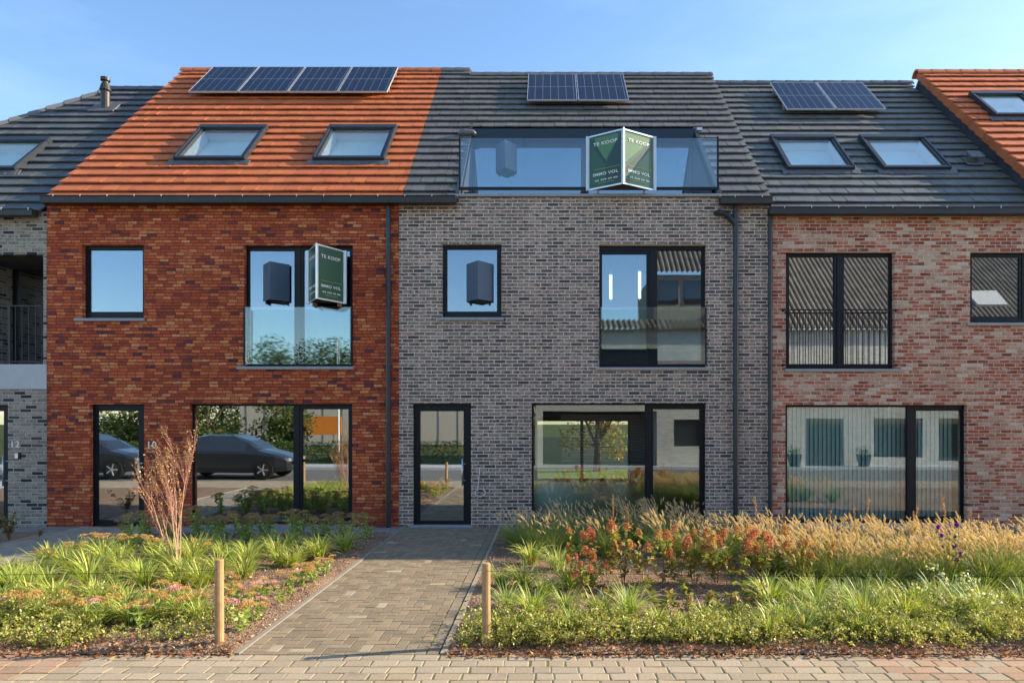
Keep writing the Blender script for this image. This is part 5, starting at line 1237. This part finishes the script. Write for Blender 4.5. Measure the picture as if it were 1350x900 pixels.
def pantiles(x0, x1, ze, smax, slope, dy=0.0):
    c_, s_ = math.cos(slope), math.sin(slope); x = x0
    while x < x1:
        xm = x + .11; pts = [(x, .0), (x + .055, .05), (x + .11, .06), (x + .165, .02), (x + .22, 0)]
        for (xa, ha), (xb, hb) in zip(pts, pts[1:]):
            pt_.face([(xa, Y0 + dy + .25 + ha * s_, ze + ha), (xb, Y0 + dy + .25 + hb * s_, ze + hb), (xb, Y0 + dy + .25 - smax * c_ + hb * s_, ze + smax * s_ + hb), (xa, Y0 + dy + .25 - smax * c_ + ha * s_, ze + smax * s_ + ha)])
        x += .22
pantiles(7.3, 22.1, 5.65, 6.0, R(42)); pantiles(-.6, 7.2, 5.65, 1.3, R(24)); pantiles(4.4, 7.5, 8.25, 3.5, R(42), -1.1); pt_.build('roof', 'pantile', ho)
mb = MB(); mb.box(4.5, 7.25, Y0 - 6, Y0 - 1.1, 5.71, 8.2); dm = mb.build('upper_wall', plain('taupe_render', (0.36, .32, .26), .85, .2), ho)
for xa in (4.75, 5.85): mb = MB(); mb.box(xa, xa + .85, Y0 - 1.099, Y0 - 1.06, 6.95, 7.95); mb.build('window', 'carglass', dm)
mb = MB(); c_, s_ = math.cos(R(42)), math.sin(R(42)); q = lambda u, t, h: (18.3 + u, Y0 + .25 - t * c_ + h * s_, 5.65 + t * s_ + h * c_)
mb.hexa([q(0, 1.7, .0), q(1.3, 1.7, .0), q(1.3, 2.8, .0), q(0, 2.8, .0), q(0, 1.7, .16), q(1.3, 1.7, .16), q(1.3, 2.8, .16), q(0, 2.8, .16)]); mb.build('skylight', 'concrete', ho)
for i, xx in enumerate((10.0, 12.8)):
    p_ = tag(empty('plant_pot', (xx, Y0 + .5, 0.1)), ['grey plant pot beside the white house door', 'grey plant pot under the white house window'][i], 'plant pot'); mb = MB(); mb.tube([(xx, Y0 + .5, .1), (xx, Y0 + .5, .6)], [.2, .3], 12); mb.build('pot', 'slate', p_)
    s_ = Soup(); n = 200; leaves(s_, np.array([xx, Y0 + .5, .65]) + rng.normal(0, .13, (n, 3)), np.full(n, .08), np.full(n, .05), pick(G2, n), 0); link('foliage', s_.mesh('foliage', ['leaf']), p_)

# ============ LIGHT, SKY, CAMERA
EL, AZ = R(26), R(12)
sd = Vector((math.cos(EL) * math.cos(AZ), math.cos(EL) * math.sin(AZ), math.sin(EL)))
sun = bpy.data.lights.new('sun', 'SUN'); sun.energy = 4.8; sun.angle = R(0.5); sun.color = (1.0, 0.83, 0.61)
so = bpy.data.objects.new('sun', sun); col.objects.link(so); so.rotation_euler = sd.to_track_quat('Z', 'Y').to_euler()
wd = bpy.data.worlds.new('World'); scene.world = wd; wd.use_nodes = True; nt = wd.node_tree; bg = nt.nodes['Background']
sk = nt.nodes.new('ShaderNodeTexSky'); sk.sky_type = 'NISHITA'; sk.sun_disc = False; sk.sun_elevation = EL; sk.sun_rotation = math.pi / 2 - AZ
sk.air_density = 1.0; sk.dust_density = 0.5; sk.ozone_density = 1.5; sk.altitude = 0
hs = nt.nodes.new('ShaderNodeHueSaturation'); hs.inputs['Saturation'].default_value = 1.12; hs.inputs['Hue'].default_value = 0.501; nt.links.new(sk.outputs[0], hs.inputs['Color']); tcw = nt.nodes.new('ShaderNodeTexCoord'); mpw = nt.nodes.new('ShaderNodeMapping'); mpw.inputs['Scale'].default_value = (1.2, 1.2, 5.0); mpw.inputs['Rotation'].default_value = (0, .35, .3); nt.links.new(tcw.outputs['Generated'], mpw.inputs[0])
cf = M(nt, 'MULTIPLY', M(nt, 'DIVIDE', M(nt, 'SUBTRACT', NOISE(nt, mpw.outputs[0], 2.2, 7, 0.62), 0.48), 0.3, clamp=True), 0.05)
nt.links.new(MIX(nt, cf, hs.outputs[0], (8.5, 9.0, 9.6)), bg.inputs[0]); bg.inputs[1].default_value = 0.15
cam = bpy.data.cameras.new('camera'); cam.lens = 24; cam.sensor_width = 36; cam.shift_x = -47 / 1350; cam.shift_y = 102 / 1350; cam.clip_end = 1000; cam.clip_start = 0.05
co = bpy.data.objects.new('camera', cam); col.objects.link(co); co.location = (0, CY, EYE); co.rotation_euler = (R(90), 0, 0); scene.camera = co
scene.view_settings.view_transform = 'Standard'; scene.view_settings.look = 'None'; scene.view_settings.gamma = 1; scene.view_settings.exposure = 1.08
scene.render.engine = 'CYCLES'; scene.cycles.max_bounces = 8; scene.cycles.transparent_max_bounces = 16; scene.cycles.use_denoising = True
